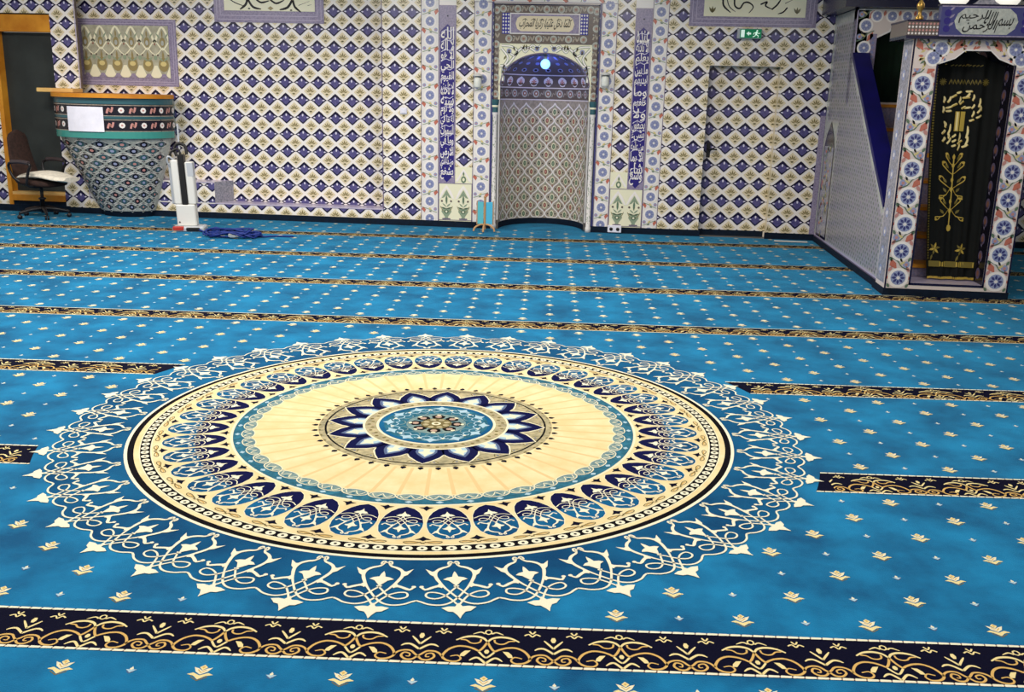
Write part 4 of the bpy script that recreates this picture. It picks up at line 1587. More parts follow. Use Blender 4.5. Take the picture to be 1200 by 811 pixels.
b = MB()    # seat: x forward
rows = []
for z, g in ((.40, .05), (.415, .01), (.44, 0), (.465, .012), (.475, .05)):
    r = []
    for q in range(24):
        a = 2 * pi * q / 24
        cx_, cy_ = cos(a), sin(a)
        sx = math.copysign(abs(cx_) ** .5, cx_) * (.25 - g)
        sy = math.copysign(abs(cy_) ** .5, cy_) * (.24 - g)
        r.append(ctf((.02 + sx, sy, z - .02 * (sx / .25))))
    rows.append(r)
b.grid(rows, 'chair_fabric', True, True)
b.face(rows[0][::-1], 'chair_black')
b.face(rows[-1], 'chair_fabric')
b.build('seat', parent=ch)
b = MB()    # backrest
rows = []
for t in [q / 12 for q in range(13)]:
    z = .50 + .55 * t
    hw = .205 * (1 - .28 * t) * (math.sqrt(max(0.02, 1 - max(0, (t - .80) / .2) ** 2)))
    cx_ = -.20 - .10 * t - .02 * sin(pi * t)
    th = .042 * (1 - .3 * t)
    rows.append([ctf((cx_ + th * cos(a) - .03 * (abs(sin(a)) < .5) * 0, hw * sin(a), z)) for a in [2 * pi * k / 20 for k in range(20)]])
b.grid(rows, 'chair_fabric', True, True)
b.face(rows[0][::-1], 'chair_fabric')
b.face(rows[-1], 'chair_fabric')
b.build('backrest', parent=ch)
b = MB()
b.tube([(.02, 0, .385), (-.14, 0, .375), (-.25, 0, .42), (-.275, 0, .56), (-.285, 0, .66)], .022, 'chair_black', 8, tf=ctf)
b.build('back_bracket', parent=ch)
for s in (1, -1):
    b = MB()
    b.tube([(.10, s * .15, .40), (.06, s * .275, .42), (.10, s * .285, .58), (.14, s * .285, .655), (.05, s * .285, .685), (-.14, s * .285, .68), (-.20, s * .27, .63), (-.16, s * .25, .50), (-.06, s * .20, .42)], .017, 'chair_black', 8, tf=ctf)
    b.tube([(.12, s * .285, .682), (0, s * .285, .694), (-.14, s * .285, .690)], .024, 'chair_arm', 8, tf=ctf)
    b.build('armrest', parent=ch)
b = MB()
b.lathe([(.0, .06), (.028, .06), (.028, .22), (.045, .225), (.045, .24), (.020, .25), (.020, .38), (.09, .385), (.09, .402), (0, .402)], CHX, CHY, 'chair_black', 16)
b.build('gas_column', parent=ch)
for k in range(5):
    a = rad(72 * k + 20)
    b = MB()
    e = (CHX + .29 * cos(a), CHY + .29 * sin(a))
    b.tube([(CHX, CHY, .115), (CHX + .14 * cos(a), CHY + .14 * sin(a), .105), (e[0], e[1], .075)], [.026, .024, .020, .016], 'chair_black', 8, sub=3)
    lg = b.build('base_leg', parent=ch)
    b = MB()
    b.tube([(e[0], e[1], .085), (e[0], e[1], .05)], .009, 'chair_black', 6, sub=0)
    for q in (-.014, .014):
        dx, dy = -sin(a) * q, cos(a) * q
        b.lathe([(0, -.009), (.024, -.009), (.027, 0), (.024, .009), (0, .009)], 0, 0, 'chair_black', 12,
                tf=lambda p, dx=dx, dy=dy, a=a, e=e: (e[0] + dx + p[0] * cos(a) - p[2] * sin(a), e[1] + dy + p[0] * sin(a) + p[2] * cos(a), .027 + p[1]))
    b.build('caster', parent=lg)
b = MB()    # folded pale cushion on the seat, nose hanging over the front edge
rows = []
for t in [q / 16 for q in range(17)]:
    x = -.20 + .68 * t
    zc = .492 + .035 * sin(pi * min(1, t * 1.2)) - .02 * max(0, t - .6)
    hw = .205 * (1 - .35 * max(0, t - .7) / .3) * (1 - .2 * (t < .05))
    th = .024 + .022 * sin(pi * (0.1 + .8 * t))
    rows.append([ctf((x, hw * cos(a) + .01 * sin(5 * a), zc + th * sin(a) * (1 + .12 * sin(7 * t + 3 * a)))) for a in [2 * pi * k / 18 for k in range(18)]])
b.grid(rows, 'towel', True, True)
b.face(rows[0][::-1], 'towel')
b.face(rows[-1], 'towel')
b.build('seat_cushion', label='rumpled cream cushion lying on the seat of the office chair', cat='cushion')

# ================================================================== FLOOR MACHINE AND CABLE
VX, VY = -4.86, 10.78
va = thing('vacuum_cleaner', (VX, VY, 0), 'upright grey and white vacuum cleaner with dark centre slot standing on the carpet', 'vacuum cleaner')
va_a = rad(14)


def vtf(p):
    x, y, z = p
    x += -.05 * (z - .06) * .9      # leans a little to the left
    return (VX + x * cos(va_a) - y * sin(va_a), VY + x * sin(va_a) + y * cos(va_a), z)


b = MB()
b.box(-.115, -.030, -.05, .10, .30, .80, 'plastic_white', tf=vtf, bev=.012)
b.build('side_column', parent=va)
b = MB()
b.box(.035, .125, -.05, .10, .30, .78, 'plastic_white', tf=vtf, bev=.012)
b.box(.06, .126, -.051, .05, .62, .77, 'plastic_grey', tf=vtf)
b.build('side_column', parent=va)
b = MB()
b.box(-.031, .036, -.056, .09, .29, .86, 'plastic_black', tf=vtf, bev=.008)
b.build('centre_channel', parent=va)
b = MB()
b.box(-.105, .110, -.062, .10, .05, .30, 'plastic_white', tf=vtf, bev=.012)
b.lathe([(0, 0), (.009, 0), (.009, .004), (0, .004)], 0, 0, 'plastic_black', 8, tf=lambda p: vtf((-.075 + p[0], -.063 - p[2], .10 + p[1])))
b.build('front_cover', parent=va)
b = MB()
b.box(-.150, -.112, .0, .09, .30, .76, 'plastic_grey', tf=vtf, bev=.008)
b.box(-.1515, -.140, .01, .07, .36, .68, 'plastic_black', tf=vtf)
b.build('side_tube', parent=va)
b = MB()
b.box(-.15, .20, -.16, .12, .0, .055, 'plastic_grey', tf=vtf, bev=.012)
b.box(-.145, -.02, -.166, -.10, .012, .060, 'red_plastic', tf=vtf, bev=.008)
b.box(.0, .16, -.165, -.12, .008, .050, 'plastic_black', tf=vtf, bev=.008)
b.build('base_head', parent=va)
b = MB()
b.tube([(-.05, .04, .84), (-.07, .05, .93), (-.02, .05, .98), (.05, .05, .95), (.06, .04, .86)], .018, 'plastic_black', 8, tf=vtf)
b.tube([(-.12, .03, .80), (-.11, .03, .88), (-.03, .03, .92), (.0, .02, .84)], .013, 'plastic_black', 8, tf=vtf)
b.tube([(-.08, -.02, .80), (-.13, -.04, .84), (-.15, -.02, .78), (-.12, .0, .72)], .011, 'plastic_grey', 8, tf=vtf)
b.build('handle', parent=va)
b = MB()
b.tube([(-.02, .06, .86), (-.015, .06, 1.02), (-.01, .06, 1.20)], .010, 'plastic_grey', 8, tf=vtf)
b.build('wand', parent=va)

cb = MB()
pts = []
rnd = random.Random(11)
for k in range(95):
    a = k * .62
    r = .04 + .21 * rnd.random()
    pts.append((-4.20 + (r + .10) * cos(a) + rnd.uniform(-.03, .03), 10.43 + r * .95 * sin(a) + rnd.uniform(-.03, .03), .014 + .075 * rnd.random() * max(0, 1 - abs(r - .15) * 4)))
pts = [(-4.70, 10.68, .03), (-4.58, 10.60, .012), (-4.45, 10.55, .012)] + pts + [(-3.90, 10.42, .012), (-3.72, 10.50, .012), (-3.52, 10.52, .012)]
cb.tube(pts, .010, 'blue_cable', 6, sub=3)
cb_o = cb.build('power_cable', label='tangled coil of blue cable on the carpet beside the vacuum cleaner', cat='cable')
b = MB()
b.box(-4.17, -4.08, 10.24, 10.31, .012, .062, 'plastic_white', bev=.012)
b.tube([(-4.08, 10.275, .03), (-4.03, 10.28, .03)], .012, 'plastic_white', 8, sub=0)
b.build('plug', parent=cb_o)

# ================================================================== SMALL FOLDING STAND BY THE NICHE
FX, FY = -1.50, 11.56
fs = thing('folding_stand', (FX, FY, 0), 'little folding stand with two light blue panels on wooden feet beside the niche', 'stand')
b = MB()
b.tube([(FX, FY, .03), (FX, FY, .2), (FX, FY, .41)], .014, 'wood_peg', 8, sub=0)
b.sphere((FX, FY, .415), .018, 'wood_peg', 10, 6)
b.build('post', parent=fs)
for s, m in ((-1, 'teal_card'), (1, 'sky_card')):
    b = MB()
    b.box(0, .085, -.006, .006, .09, .355, m, bev=.003,
          tf=lambda p, s=s: (FX + s * (.016 + p[0] * .94), FY - .01 + p[0] * .36 + p[1], p[2]))
    pn = b.build('panel', parent=fs)
    b = MB()
    b.box(.080, .092, -.008, .008, .085, .365, 'wood_peg', tf=lambda p, s=s: (FX + s * (.016 + p[0] * .94), FY - .01 + p[0] * .36 + p[1], p[2]))
    b.build('edge_strip', parent=pn)
for a in (205, 270, -25):
    b = MB()
    c_, s_ = cos(rad(a)), sin(rad(a))
    b.tube([(FX, FY, .085), (FX + .06 * c_, FY + .06 * s_, .085), (FX + .12 * c_, FY + .12 * s_, .055), (FX + .14 * c_, FY + .14 * s_, .012)], .012, 'wood_peg', 8)
    b.build('foot', parent=fs)

# ================================================================== MINBAR (stair pulpit on the right)
MX, MX1, MF = 2.42, 3.42, 8.60
mn = thing('minbar', ((MX + MX1) / 2, 10.2, 0), 'tall tiled stair pulpit with curtained portal at the right end of the hall', 'minbar')
YP = 10.82       # front of the upper kiosk
# side walls
for X, nm_ in ((MX, 1), (MX1, 0)):
    b = MB()
    ol = [(MF + .30, 0), (W - .016, 0), (W - .016, 2.545), (YP, 2.545), (YP, 2.06), (9.02, .72), (MF + .30, .72)]
    xi = X + .12 if nm_ else X - .12
    b.prism(ol, 'x', X, xi, 'tile_grey')
    if nm_:
        d = D2(b, lambda u, v, l: (X - l * .001, u, v))

        def inside(y, z):
            top = 2.5 if y > YP else .70 + (y - 9.02) * .745
            return MF + .36 < y < W - .12 and .10 < z < top - .05
        for i in range(0, 76):
            for j in range(0, 68):
                y, z = MF + .36 + i * .086 + (.043 if j % 2 else 0), .12 + j * .0395
                if not inside(y, z) or (11.18 < y < 11.80 and z < 1.42):
                    continue
                d.stroke([(y - .040, z), (y, z + .036), (y + .040, z), (y, z - .036)], .013, 'tile_lilac2', 1, 1, closed=True)
                d.disc(y, z, .017, 'tile_greyline' if (i * 3 + j) % 4 else 'tile_lilac', 1, 5)
        # border lines
        d.rect(MF + .30, .075, W - .02, .095, 'tile_lilac2', 2)
        d.rect(MF + .30, .062, W - .02, .075, 'tile_line', 2)
        d.stroke([(9.02, .735), (YP, 2.06)], .03, 'tile_lilac2', 2, 1)
        # blind pointed arch with flowers
        P = [(11.22, .09), (11.76, .09), (11.76, 1.10), (11.68, 1.24), (11.49, 1.40), (11.30, 1.24), (11.22, 1.10)]
        d.poly(P, 'tile_navy', 2)
        P2 = [(11.49 + (y - 11.49) * .86, .12 + (z - .09) * .955) for y, z in P]
        d.poly(P2, 'tile_stone', 3)
        d.poly([(11.24, 1.12), (11.74, 1.12), (11.67, 1.24), (11.49, 1.385), (11.31, 1.24)], 'tile_navy', 3.5)
        rnd = random.Random(5)
        for k in range(90):
            y, z = rnd.uniform(11.31, 11.67), rnd.uniform(.16, 1.12)
            m = rnd.choice(['tile_greendark', 'tile_green', 'tile_red', 'tile_steeldark', 'tile_black', 'tile_yellow'])
            d.leaf(y, z, rnd.uniform(0, 6.28), .075, .035, m, 4)
    b.build('side_wall', parent=mn)
    # sloping coping
    b = MB()
    xa, xb = (X - .004, X + .16) if nm_ else (X - .16, X + .004)
    b.prism([(9.0, .70), (9.0, .762), (YP, 2.115), (YP, 2.05)], 'x', xa, xb, 'coping_blue')
    b.build('handrail', parent=mn)
# stairs
nst = 7
for k in range(nst):
    y0_, y1_ = 8.98 + k * (YP - 8.98) / nst, 8.98 + (k + 1) * (YP - 8.98) / nst
    z1_ = .22 + (1.60 - .22) * k / (nst - 1)
    b = MB()
    b.box(MX + .12, MX1 - .12, y0_, y1_ + .02, 0, z1_ - .03, 'tile_lilac')
    d = D2(b, lambda u, v, l: (u, y0_ - l * .001, v))
    for q in range(10):
        x = MX + .17 + q * .075
        d.stroke([(x - .03, z1_ - .12), (x, z1_ - .07), (x + .03, z1_ - .12), (x, z1_ - .17)], .008, 'tile_steeldark', 1, 1, closed=True)
    b.box(MX + .12, MX1 - .12, y0_ - .02, y1_ + .02, z1_ - .03, z1_, 'wood')
    b.build('step', parent=mn)
b = MB()
b.box(MX + .12, MX1 - .12, YP, W - .016, 0, 1.60, 'tile_lilac')
b.build('platform', parent=mn)


def arch_out(x0, x1, zs_, za, flat):
    """opening outline: shouldered arch from spring zs_ to apex za"""
    c = (x0 + x1) / 2
    return [(x0, zs_), (x0 + (c - x0) * .42, zs_ + (za - zs_) * .42), (c - flat, za), (c + flat, za), (x1 - (x1 - c) * .42, zs_ + (za - zs_) * .42), (x1, zs_)]


def front_frame(b, X0, X1, z0, z1, ox0, ox1, ozb, arch, Y, depth, mt, reveal):
    b.face([(X0, Y, z0), (ox0, Y, z0), (ox0, Y, z1), (X0, Y, z1)], mt)
    b.face([(ox1, Y, z0), (X1, Y, z0), (X1, Y, z1), (ox1, Y, z1)], mt)
    b.face([(ox0, Y, z0), (ox1, Y, z0), (ox1, Y, ozb), (ox0, Y, ozb)], mt)
    for i in range(len(arch) - 1):
        (xa, za), (xb, zb) = arch[i], arch[i + 1]
        b.face([(xa, Y, za), (xb, Y, zb), (xb, Y, z1), (xa, Y, z1)], mt)
        b.face([(xa, Y, za), (xb, Y, zb), (xb, Y + depth, zb), (xa, Y + depth, za)], reveal)
    b.face([(ox0, Y, ozb), (ox0, Y + depth, ozb), (ox0, Y + depth, arch[0][1]), (ox0, Y, arch[0][1])], reveal)
    b.face([(ox1, Y, ozb), (ox1, Y + depth, ozb), (ox1, Y + depth, arch[-1][1]), (ox1, Y, arch[-1][1])], reveal)
    b.face([(ox0, Y, ozb), (ox1, Y, ozb), (ox1, Y + depth, ozb), (ox0, Y + depth, ozb)], 'tile_lilac2')
    b.face([(X0, Y, z0), (X0, Y + depth, z0), (X0, Y + depth, z1), (X0, Y, z1)], mt)
    b.face([(X1, Y, z0), (X1, Y + depth, z0), (X1, Y + depth, z1), (X1, Y, z1)], mt)
    b.face([(X0, Y, z1), (X1, Y, z1), (X1, Y + depth, z1), (X0, Y + depth, z1)], mt)
    b.face([(X0, Y + depth, z0), (ox0, Y + depth, z0), (ox0, Y + depth, z1), (X0, Y + depth, z1)], mt)
    b.face([(ox1, Y + depth, z0), (X1, Y + depth, z0), (X1, Y + depth, z1), (ox1, Y + depth, z1)], mt)


def red_flowers(d, x, z, s, k):
    d.poly([(x + s * .02, z - .045), (x + s * .085, z - .01), (x + s * .075, z + .05), (x + s * .03, z + .012)], 'tile_red', 2)
    d.disc(x - s * .055, z, .030, 'tile_steel', 2, 8)
    d.disc(x - s * .055, z, .014, 'tile_pink', 3, 6)
    d.stroke([(x - s * .085, z - .045), (x - s * .02, z - .02), (x + s * .02, z + .03), (x + s * .085, z + .06)], .010, 'tile_greendark', 2, 3)
    d.leaf(x, z, rad(60 * s + 90), .055, .022, 'tile_yellow', 3)
    d.leaf(x - s * .02, z + .02, rad(120), .045, .018, 'tile_black', 3)


# portal
PX0, PX1 = 2.395, 3.425
b = MB()
OX0, OX1 = 2.612, 3.208
arch = arch_out(OX0, OX1, 1.935, 2.045, .10)
front_frame(b, PX0, PX1, 0.062, 2.13, OX0, OX1, .115, arch, MF, .28, 'tile_blush', 'tile_black')
d = D2(b, lambda u, v, l: (u, MF - l * .001, v))
for xm in ((PX0 + OX0) / 2, (OX1 + PX1) / 2):
    d.clip = (xm - .103, .07, xm + .103, 1.90)
    for k in range(9):
        z = .155 + k * .232
        rosette(d, xm, z, .064, 8, 'tile_indigo')
        for sx in (-1, 1):
            d.leaf(xm + sx * .088, z + .05, rad(90 + sx * 30), .06, .03, 'tile_pink', 2)
            d.leaf(xm + sx * .09, z - .05, rad(270 - sx * 30), .05, .026, 'tile_greendark', 2)
            d.disc(xm + sx * .092, z, .014, 'tile_red', 2, 6)
        if k < 8:
            red_flowers(d, xm, z + .116, 1 if k % 2 else -1, k)
    d.clip = None
for x, z in ((PX0 + .17, 1.985), (2.62, 2.06), (PX1 - .17, 1.985), (3.2, 2.06)):
    rosette(d, x, z, .05)
for x, z, s in ((2.70, 2.085, 1), (3.12, 2.085, -1), (2.50, 2.085, -1), (3.32, 2.085, 1)):
    red_flowers(d, x, z, s, 0)
for q in range(5):
    x = 2.76 + q * .075
    d.leaf(x, 2.085, rad(90 + (q - 2) * 35), .05, .025, 'tile_steeldark' if q % 2 else 'tile_moss', 2)
rnd = random.Random(9)
for q in range(150):
    x, z = rnd.uniform(PX0 + .04, PX1 - .04), rnd.uniform(1.93, 2.11)
    t_ = abs(x - (OX0 + OX1) / 2) / ((OX1 - OX0) / 2)
    if z < (2.075 if t_ < .36 else 2.075 - (t_ - .36) * .19) and t_ < 1.05:
        continue
    d.leaf(x, z, rnd.uniform(0, 6.28), .045, .02, rnd.choice(['tile_red', 'tile_greendark', 'tile_steeldark', 'tile_pink', 'tile_yellow', 'tile_moss']), 1.5)
for xx in (PX0, PX1 - .014):
    d.rect(xx, .062, xx + .014, 2.13, 'tile_navy', 3)
for xx in (OX0 - .016, OX1):
    d.rect(xx, .10, xx + .016, 1.94, 'tile_navy', 3)
d.rect(OX0 - .016, .095, OX1 + .016, .115, 'tile_navy', 3)
d.stroke([(x, z + .006) for x, z in arch], .010, 'tile_porc', 3, 1)
# side face pattern and right reveal flowers
d = D2(b, lambda u, v, l: (PX0 - l * .001, u, v))
d.rect(MF + .02, .1, MF + .27, 2.12, 'tile_stone', 1)
for k in range(12):
    d.disc(MF + .17, .2 + k * .165, .045, 'tile_steel', 2, 10)
    d.disc(MF + .17, .2 + k * .165, .02, 'tile_porc', 3, 8)
d = D2(b, lambda u, v, l: (OX1 - l * .001, u, v))
for k in range(12):
    d.disc(MF + .13, .2 + k * .15, .05, 'tile_line', 1, 10)
    d.disc(MF + .13, .2 + k * .15, .028, 'tile_rust', 2, 8)
    d.leaf(MF + .13, .275 + k * .15, rad(70), .08, .03, 'tile_lilac', 1)
b.build('portal', parent=mn)
b = MB()
b.box(PX0 - .008, PX1 + .008, MF - .012, MF + .36, 0, .062, 'skirting')
b.box(MX - .012, MX + .02, MF + .36, W - .016, 0, .062, 'skirting')
b.build('base_skirting', parent=mn)
# cornice
b = MB()
b.box(PX0 - .085, PX1 + .085, MF - .075, MF + .42, 2.13, 2.155, 'tile_navy')
b.box(PX0 - .085, PX1 + .085, MF - .075, MF + .42, 2.155, 2.262, 'tile_brown')
b.box(PX0 - .09, PX1 + .09, MF - .08, MF + .42, 2.262, 2.275, 'tile_navy')
d = D2(b, lambda u, v, l: (u, MF - .075 - l * .001, v))
for r in range(4):
    for q in range(44):
        x = PX0 - .07 + q * .0275
        d.poly([(x - .010, 2.170 + r * .025), (x, 2.181 + r * .025), (x + .010, 2.170 + r * .025), (x, 2.160 + r * .025)], 'tile_pink' if r % 2 else 'tile_porc', 1)
b.build('cornice', parent=mn)
# inscription board
b = MB()
IX0, IX1, IZ0, IZ1 = 2.555, 3.255, 2.15, 2.385
b.box(IX0, IX1, MF - .10, MF - .02, IZ0, IZ1, 'tile_indigo')
b.box(IX0 - .012, IX1 + .012, MF - .104, MF - .02, IZ1, IZ1 + .012, 'tile_navy')
d = D2(b, lambda u, v, l: (u, MF - .10 - l * .001, v))
d.rect(IX0, IZ0, IX1, IZ0 + .010, 'tile_lilac', 1)
d.rect(IX0, IZ1 - .010, IX1, IZ1, 'tile_lilac', 1)
c, zm = (IX0 + IX1) / 2, (IZ0 + IZ1) / 2
P = [(-.245, 0), (-.225, .055), (-.17, .10), (.17, .10), (.225, .055), (.245, 0), (.225, -.055), (.17, -.10), (-.17, -.10), (-.225, -.055)]
d.poly([(c + x, zm + z) for x, z in P], 'tile_grey', 2)
for s in (1, -1):
    for z in (-.06, 0, .06):
        d.disc(c + s * .30, zm + z, .028, 'tile_blue', 1.5, 8)
        d.leaf(c + s * .285, zm + z + .02, rad(40), .05, .018, 'tile_lilac', 2)
write(d, 'بسم الله', c - .02, zm - .088, c + .205, zm + .075, 'ink', 3, lean=.3)
write(d, 'الرحمن', c - .17, zm - .085, c + .075, zm + .012, 'ink', 3, lean=.3)
write(d, 'الرحيم', c - .205, zm - .015, c + .02, zm + .085, 'ink', 3, lean=.3)
b.build('inscription_board', parent=mn)
b = MB()
b.prism([(c - .11, 2.397), (c + .11, 2.397), (c + .07, 2.42), (c, 2.50), (c - .07, 2.42)], 'y', MF - .06, MF - .03, 'tile_stone')
b.build('crest', parent=mn)
# floor of the portal
b = MB()
b.box(OX0, OX1, MF + .28, 8.98, 0, .115, 'tile_lilac')
b.build('threshold', parent=mn)

# curtain in the portal
cur = thing('curtain', (2.93, MF + .31, .12), 'black velvet curtain embroidered in gold hanging in the minbar portal', 'curtain')
YC = MF + .20
CX0, CX1 = 2.70, 3.19


def cfun(u, v, l):
    ph = (u - CX0) * 34
    t = (v - .165) / 1.86
    xl = 2.70 - .05 + .15 * (1 - max(0.0, min(1.0, t))) ** 1.6
    q = (u - OX0 - .062) / (OX1 - OX0 - .066)
    x = xl + q * (3.206 - xl)
    return (x, YC + .012 * sin(ph) + .006 * sin(ph * 2.3 + 3 * t) - l * .0012, H + (v - H) * 1.022)


b = MB()
NXC = 60
zt = lambda u: 1.93 + .10 * (1 - abs((u - 2.91) / .30)) if True else 2
xs = [OX0 + .062 + (OX1 - .004 - OX0 - .062) * q / NXC for q in range(NXC + 1)]
zrow = [q / 24 for q in range(25)]
b.grid([[cfun(x, .175 + ((min(2.04, 1.925 + .14 * (1 - abs((x - 2.91) / .30)))) - .175) * t, 0) for x in xs] for t in zrow], 'velvet', True)
b.grid([[(p[0], p[1] + .006, p[2]) for p in [cfun(x, .175 + ((min(2.04, 1.925 + .14 * (1 - abs((x - 2.91) / .30)))) - .175) * t, 0) for x in xs]] for t in zrow], 'velvet', True)
d = D2(b, lambda u, v, l: cfun(u, v, l + 4))
# gold script around a gold square
cc = 2.905
for q in range(2):
    d.rect(cc - .042 + q * .046, 1.405, cc - .004 + q * .046, 1.565, 'gold_thread', 2)
    d.rect(cc - .034 + q * .046, 1.410, cc - .016 + q * .046, 1.560, 'gold_pale', 3)
rnd = random.Random(21)
for (x, z, a, l_) in [(-.14, 1.66, 90, .05), (-.14, 1.58, 90, .05), (-.105, 1.66, 70, .05), (-.10, 1.60, 20, .045), (-.10, 1.57, 10, .04), (-.07, 1.69, 30, .05), (-.06, 1.62, 25, .05),
                      (-.03, 1.72, 20, .04), (-.02, 1.66, 80, .05), (.0, 1.64, 40, .045), (.02, 1.60, 30, .04), (.03, 1.68, 10, .055), (.045, 1.70, 60, .04), (.05, 1.73, 5, .045), (.05, 1.60, 10, .05),
                      (.085, 1.68, 80, .05), (.09, 1.61, 60, .04), (.095, 1.55, 75, .05), (.09, 1.50, 20, .04), (.135, 1.64, 85, .07), (.14, 1.58, 60, .05), (.145, 1.53, 30, .05), (.15, 1.60, 120, .05),
                      (-.12, 1.46, 100, .05), (-.125, 1.40, 60, .04), (-.12, 1.34, 70, .04), (-.085, 1.42, 80, .09), (-.08, 1.33, 60, .06), (-.09, 1.37, 100, .05), (-.04, 1.37, 40, .04), (-.035, 1.33, 30, .04),
                      (-.035, 1.29, 20, .04), (.01, 1.36, 85, .07), (.01, 1.28, 75, .06), (.015, 1.32, 40, .05), (.065, 1.40, 88, .10), (.068, 1.33, 80, .08), (.06, 1.29, 30, .05)]:
    x += cc
    ca, sa = cos(rad(a)), sin(rad(a))
    d.stroke([(x - ca * l_ / 2, z - sa * l_ / 2), (x + .008 * sa, z - .004 * ca), (x + ca * l_ / 2, z + sa * l_ / 2)], .017, 'gold_pale', 2, 3, taper=(.5, .3))
    d.stroke([(x - ca * l_ / 2 + .006, z - sa * l_ / 2 - .006), (x + ca * l_ / 2 + .006, z + sa * l_ / 2 - .006)], .010, 'gold_thread', 1, 1)
# embroidered plant
pc = 2.885
d.stroke([(pc, .62), (pc + .004, .9), (pc, 1.2)], .010, 'gold_thread', 2, 3)
for z, w, up in ((1.17, .07, 1), (1.10, .09, 1), (.98, .11, 1), (.90, .10, -1), (.80, .09, 1), (.72, .13, -1)):
    for s in (1, -1):
        d.stroke([(pc, z - .05 * up), (pc + s * w * .5, z - .02), (pc + s * w, z + .03 * up), (pc + s * w * .85, z + .055 * up), (pc + s * w * .65, z + .03 * up)], .008, 'gold_thread', 2, 3, taper=(.6, .6))
        d.leaf(pc + s * w * .45, z, rad(90 - s * 40), .05, .022, 'gold_dull', 2)
        d.disc(pc + s * w * .95, z + .05 * up, .012, 'gold_thread', 3, 6)
    d.leaf(pc, z, rad(90), .05, .026, 'gold_thread', 2)
d.disc(pc, .60, .022, 'gold_thread', 2, 8, .03)
for x in (2.76, 3.02):
    for a in range(0, 360, 60):
        d.leaf(x, .42, rad(a + 15), .055, .022, 'gold_thread' if a % 120 else 'gold_dull', 2)
    d.leaf(x - .02, .37, rad(250), .06, .018, 'gold_dull', 2)
# lower gold band, top line, left ribbon
d.rect(OX0 + .085, .265, OX1 - .03, .315, 'gold_dull', 2)
for q in range(22):
    d.rect(OX0 + .09 + q * .0218, .270, OX0 + .103 + q * .0218, .310, 'gold_thread', 3)
for q in range(70):
    z = .33 + q * .0226
    d.rect(OX0 + .068, z, OX0 + .088, z + .014, 'gold_dull', 2)
for x in (2.745, 3.075):
    for a in range(0, 180, 36):
        d.stroke([(x - .03 * cos(rad(a)), 1.80 - .03 * sin(rad(a))), (x + .03 * cos(rad(a)), 1.80 + .03 * sin(rad(a)))], .007, 'gold_dull', 2, 1)
for q in range(9):
    x = 2.79 + q * .028
    d.stroke([(x, 1.78), (x + .012, 1.82), (x + .02, 1.79)], .006, 'gold_dull', 2, 2)
    d.stroke([(x, 1.925), (x + .02, 1.935)], .008, 'gold_dull', 2, 1)
b.build('cloth', parent=cur)
b = MB()
for q in range(40):
    x = OX0 + .07 + q * .0129
    fx, y, fz_ = cfun(x, .176, 0)
    b.box(fx, fx + .008, y - .003, y + .003, fz_ - .016, fz_ + .004, 'gold_thread')
b.build('fringe', parent=cur)
b = MB()
b.tube([(OX0 + .01, YC + .022, 1.945), (OX1 - .002, YC + .022, 1.945)], .008, 'brass', 8, sub=0)
b.build('rod', parent=cur)

# upper kiosk
b = MB()
kx0, kx1 = 2.64, 3.20
ka = arch_out(kx0, kx1, 2.26, 2.40, .12)
front_frame(b, MX, MX1, 1.60, 2.545, kx0, kx1, 1.62, ka, YP, .12, 'tile_blush', 'tile_lilac')
d = D2(b, lambda u, v, l: (u, YP - l * .001, v))
for z in (1.72, 1.94, 2.16, 2.38):
    rosette(d, MX + .10, z, .052)
    red_flowers(d, MX + .10, z + .11, 1, 0)
    rosette(d, MX1 - .10, z, .052)
for q in range(6):
    rosette(d, MX + .20 + q * .15, 2.475, .046)
    d.leaf(MX + .27 + q * .15, 2.475, rad(80), .06, .03, 'tile_red', 2)
d.rect(kx0 - .07, 1.62, kx0, 2.30, 'tile_lilac', 2)
for q in range(14):
    d.disc(kx0 - .035, 1.66 + q * .046, .016, 'tile_steeldark', 3, 6)
d.stroke([(x, z + .008) for x, z in ka], .018, 'tile_porc', 3, 1)
for xx in (MX, MX1 - .012):
    d.rect(xx, 1.60, xx + .012, 2.545, 'tile_lilac2', 4)
d.rect(MX, 2.53, MX1, 2.545, 'tile_white', 4)
b.build('kiosk_front', parent=mn)
b = MB()
b.box(MX - .16, MX1 + .16, YP - .16, W - .02, 2.55, 2.78, 'canopy_navy')
b.prism([(MX - .16, 2.78), (MX1 + .16, 2.78), (MX1 - .2, 3.15), (MX + .2, 3.15)], 'y', YP - .1, W - .05, 'canopy_navy')
b.build('canopy', parent=mn)
b = MB()
N = 24
b.grid([[(kx0 + (kx1 - kx0) * q / N, YP + .16 + .012 * sin(q * 1.3), z) for q in range(N + 1)] for z in (1.605, 2.0, 2.42)], 'velvet_green', True)
b.grid([[(kx0 + (kx1 - kx0) * q / N, YP + .166 + .012 * sin(q * 1.3), z) for q in range(N + 1)] for z in (1.605, 2.0, 2.42)], 'velvet_green', True)
b.build('kiosk_curtain', label='dark green curtain in the arch of the kiosk on top of the minbar', cat='curtain')

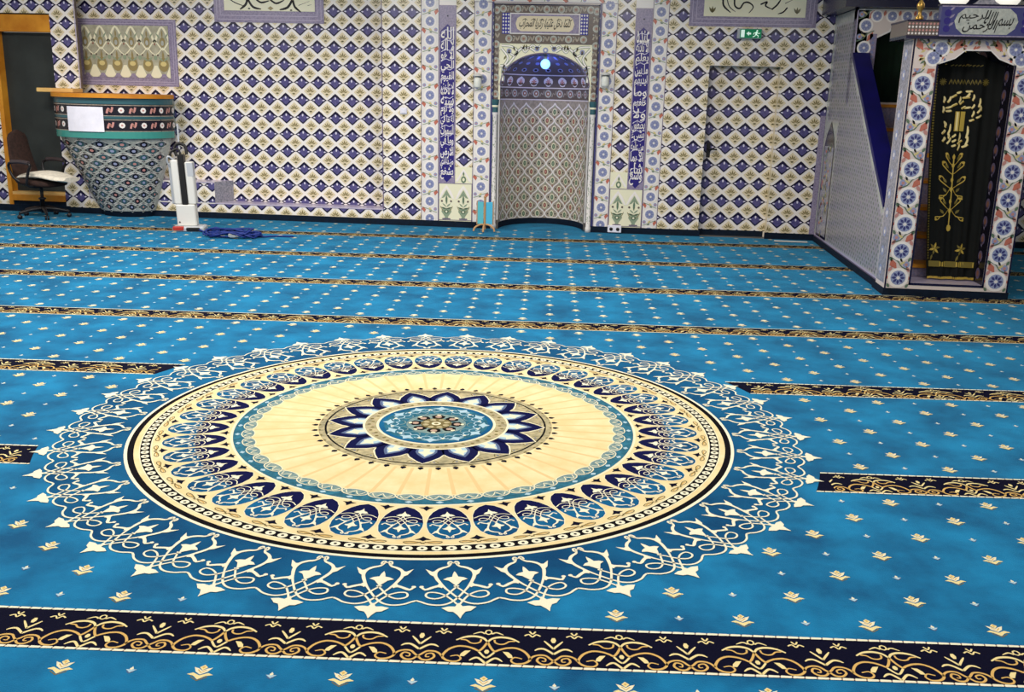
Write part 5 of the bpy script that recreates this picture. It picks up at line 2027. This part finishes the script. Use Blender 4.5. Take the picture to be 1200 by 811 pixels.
# globe lamps and brass finial on the portal
for x, lb in ((2.705, 'white globe lamp on the minbar portal, left of the crest'), (3.105, 'white globe lamp on the minbar portal, right of the crest')):
    g = thing('globe_lamp', (x, MF + .12, 2.275), lb, 'lamp', 'globe lamps on the minbar portal')
    b = MB()
    b.sphere((x, MF + .12, 2.508), .132, 'globe_glass', 24, 16)
    b.build('globe', parent=g)
    b = MB()
    b.lathe([(0, 0), (.06, 0), (.06, .02), (.03, .04), (.025, .10), (.05, .12), (.05, .135), (0, .135)], x, MF + .12, 'brass', 16, z0=2.275)
    b.build('holder', parent=g)
fn_ = thing('finial', (2.415, MF, 2.275), 'turned brass and crystal finial on the left corner of the minbar portal', 'finial')
b = MB()
b.lathe([(0, 0), (.032, 0), (.032, .02), (.014, .045), (.014, .07), (.030, .10), (.030, .125), (.012, .15), (.012, .18), (0, .18)], 2.415, MF, 'brass', 14, z0=2.275)
b.build('stem', parent=fn_)
b = MB()
b.lathe([(0, .17), (.04, .175), (.046, .19), (.03, .205), (.014, .22), (.03, .25), (.03, .27), (0, .30)], 2.415, MF, 'crystal', 14, z0=2.275)
for a in range(6):
    b.sphere((2.415 + .05 * cos(a * pi / 3), MF + .05 * sin(a * pi / 3), 2.445), .010, 'crystal', 8, 6)
b.build('crystal_head', parent=fn_)


# ================================================================== LIGHT
def area(name, loc, sx, sy, e, col=(1, .96, .9)):
    l = bpy.data.lights.new(name, 'AREA')
    l.shape = 'RECTANGLE'
    l.size, l.size_y = sx, sy
    l.energy = e
    l.color = col
    o = bpy.data.objects.new(name, l)
    C.objects.link(o)
    o.location = loc
    return o


for x, y, e in ((-6.2, 9.0, 112), (-3.2, 9.0, 106), (-.2, 8.8, 84), (2.6, 7.0, 25), (-6.2, 5.6, 108), (-3.2, 5.6, 104), (-.2, 5.6, 86), (2.8, 4.4, 38), (-3.0, 2.0, 84), (.8, 2.0, 74)):
    area('ceiling_light', (x, y, 3.24), 1.2, .6, e)
pt = bpy.data.lights.new('niche_glow', 'POINT')
pt.energy = 3.2
pt.color = (.10, .16, 1)
pt.shadow_soft_size = .05
po = bpy.data.objects.new('niche_glow', pt)
C.objects.link(po)
po.location = (CX, 12.10, 1.93)
w = bpy.data.worlds.new('World')
bpy.context.scene.world = w
w.use_nodes = True
w.node_tree.nodes['Background'].inputs['Color'].default_value = (1, .97, .93, 1)
w.node_tree.nodes['Background'].inputs['Strength'].default_value = .45

# ================================================================== CAMERA
cp, sp_, cy, sy, cr, sr = cos(PITCH), sin(PITCH), cos(YAW), sin(YAW), cos(ROLL), sin(ROLL)
fwd = Vector((sy * cp, cy * cp, -sp_))
right = Vector((cy, -sy, 0))
down = fwd.cross(right)
r2 = cr * right + sr * down
d2 = -sr * right + cr * down
cam = bpy.data.cameras.new('camera')
cam.sensor_width = 36.0
cam.sensor_fit = 'HORIZONTAL'
cam.lens = F / 1200 * 36.0
cam.clip_start = .05
co = bpy.data.objects.new('camera', cam)
C.objects.link(co)
up, back = -d2, -fwd
co.matrix_world = Matrix(((r2[0], up[0], back[0], 0), (r2[1], up[1], back[1], 0), (r2[2], up[2], back[2], H), (0, 0, 0, 1)))
scn = bpy.context.scene
scn.camera = co
vs = scn.view_settings
vs.view_transform = 'Standard'
vs.look = 'None'
vs.gamma = 1
vs.use_curve_mapping = False
vs.exposure = 0.0
scn.cycles.use_denoising = True
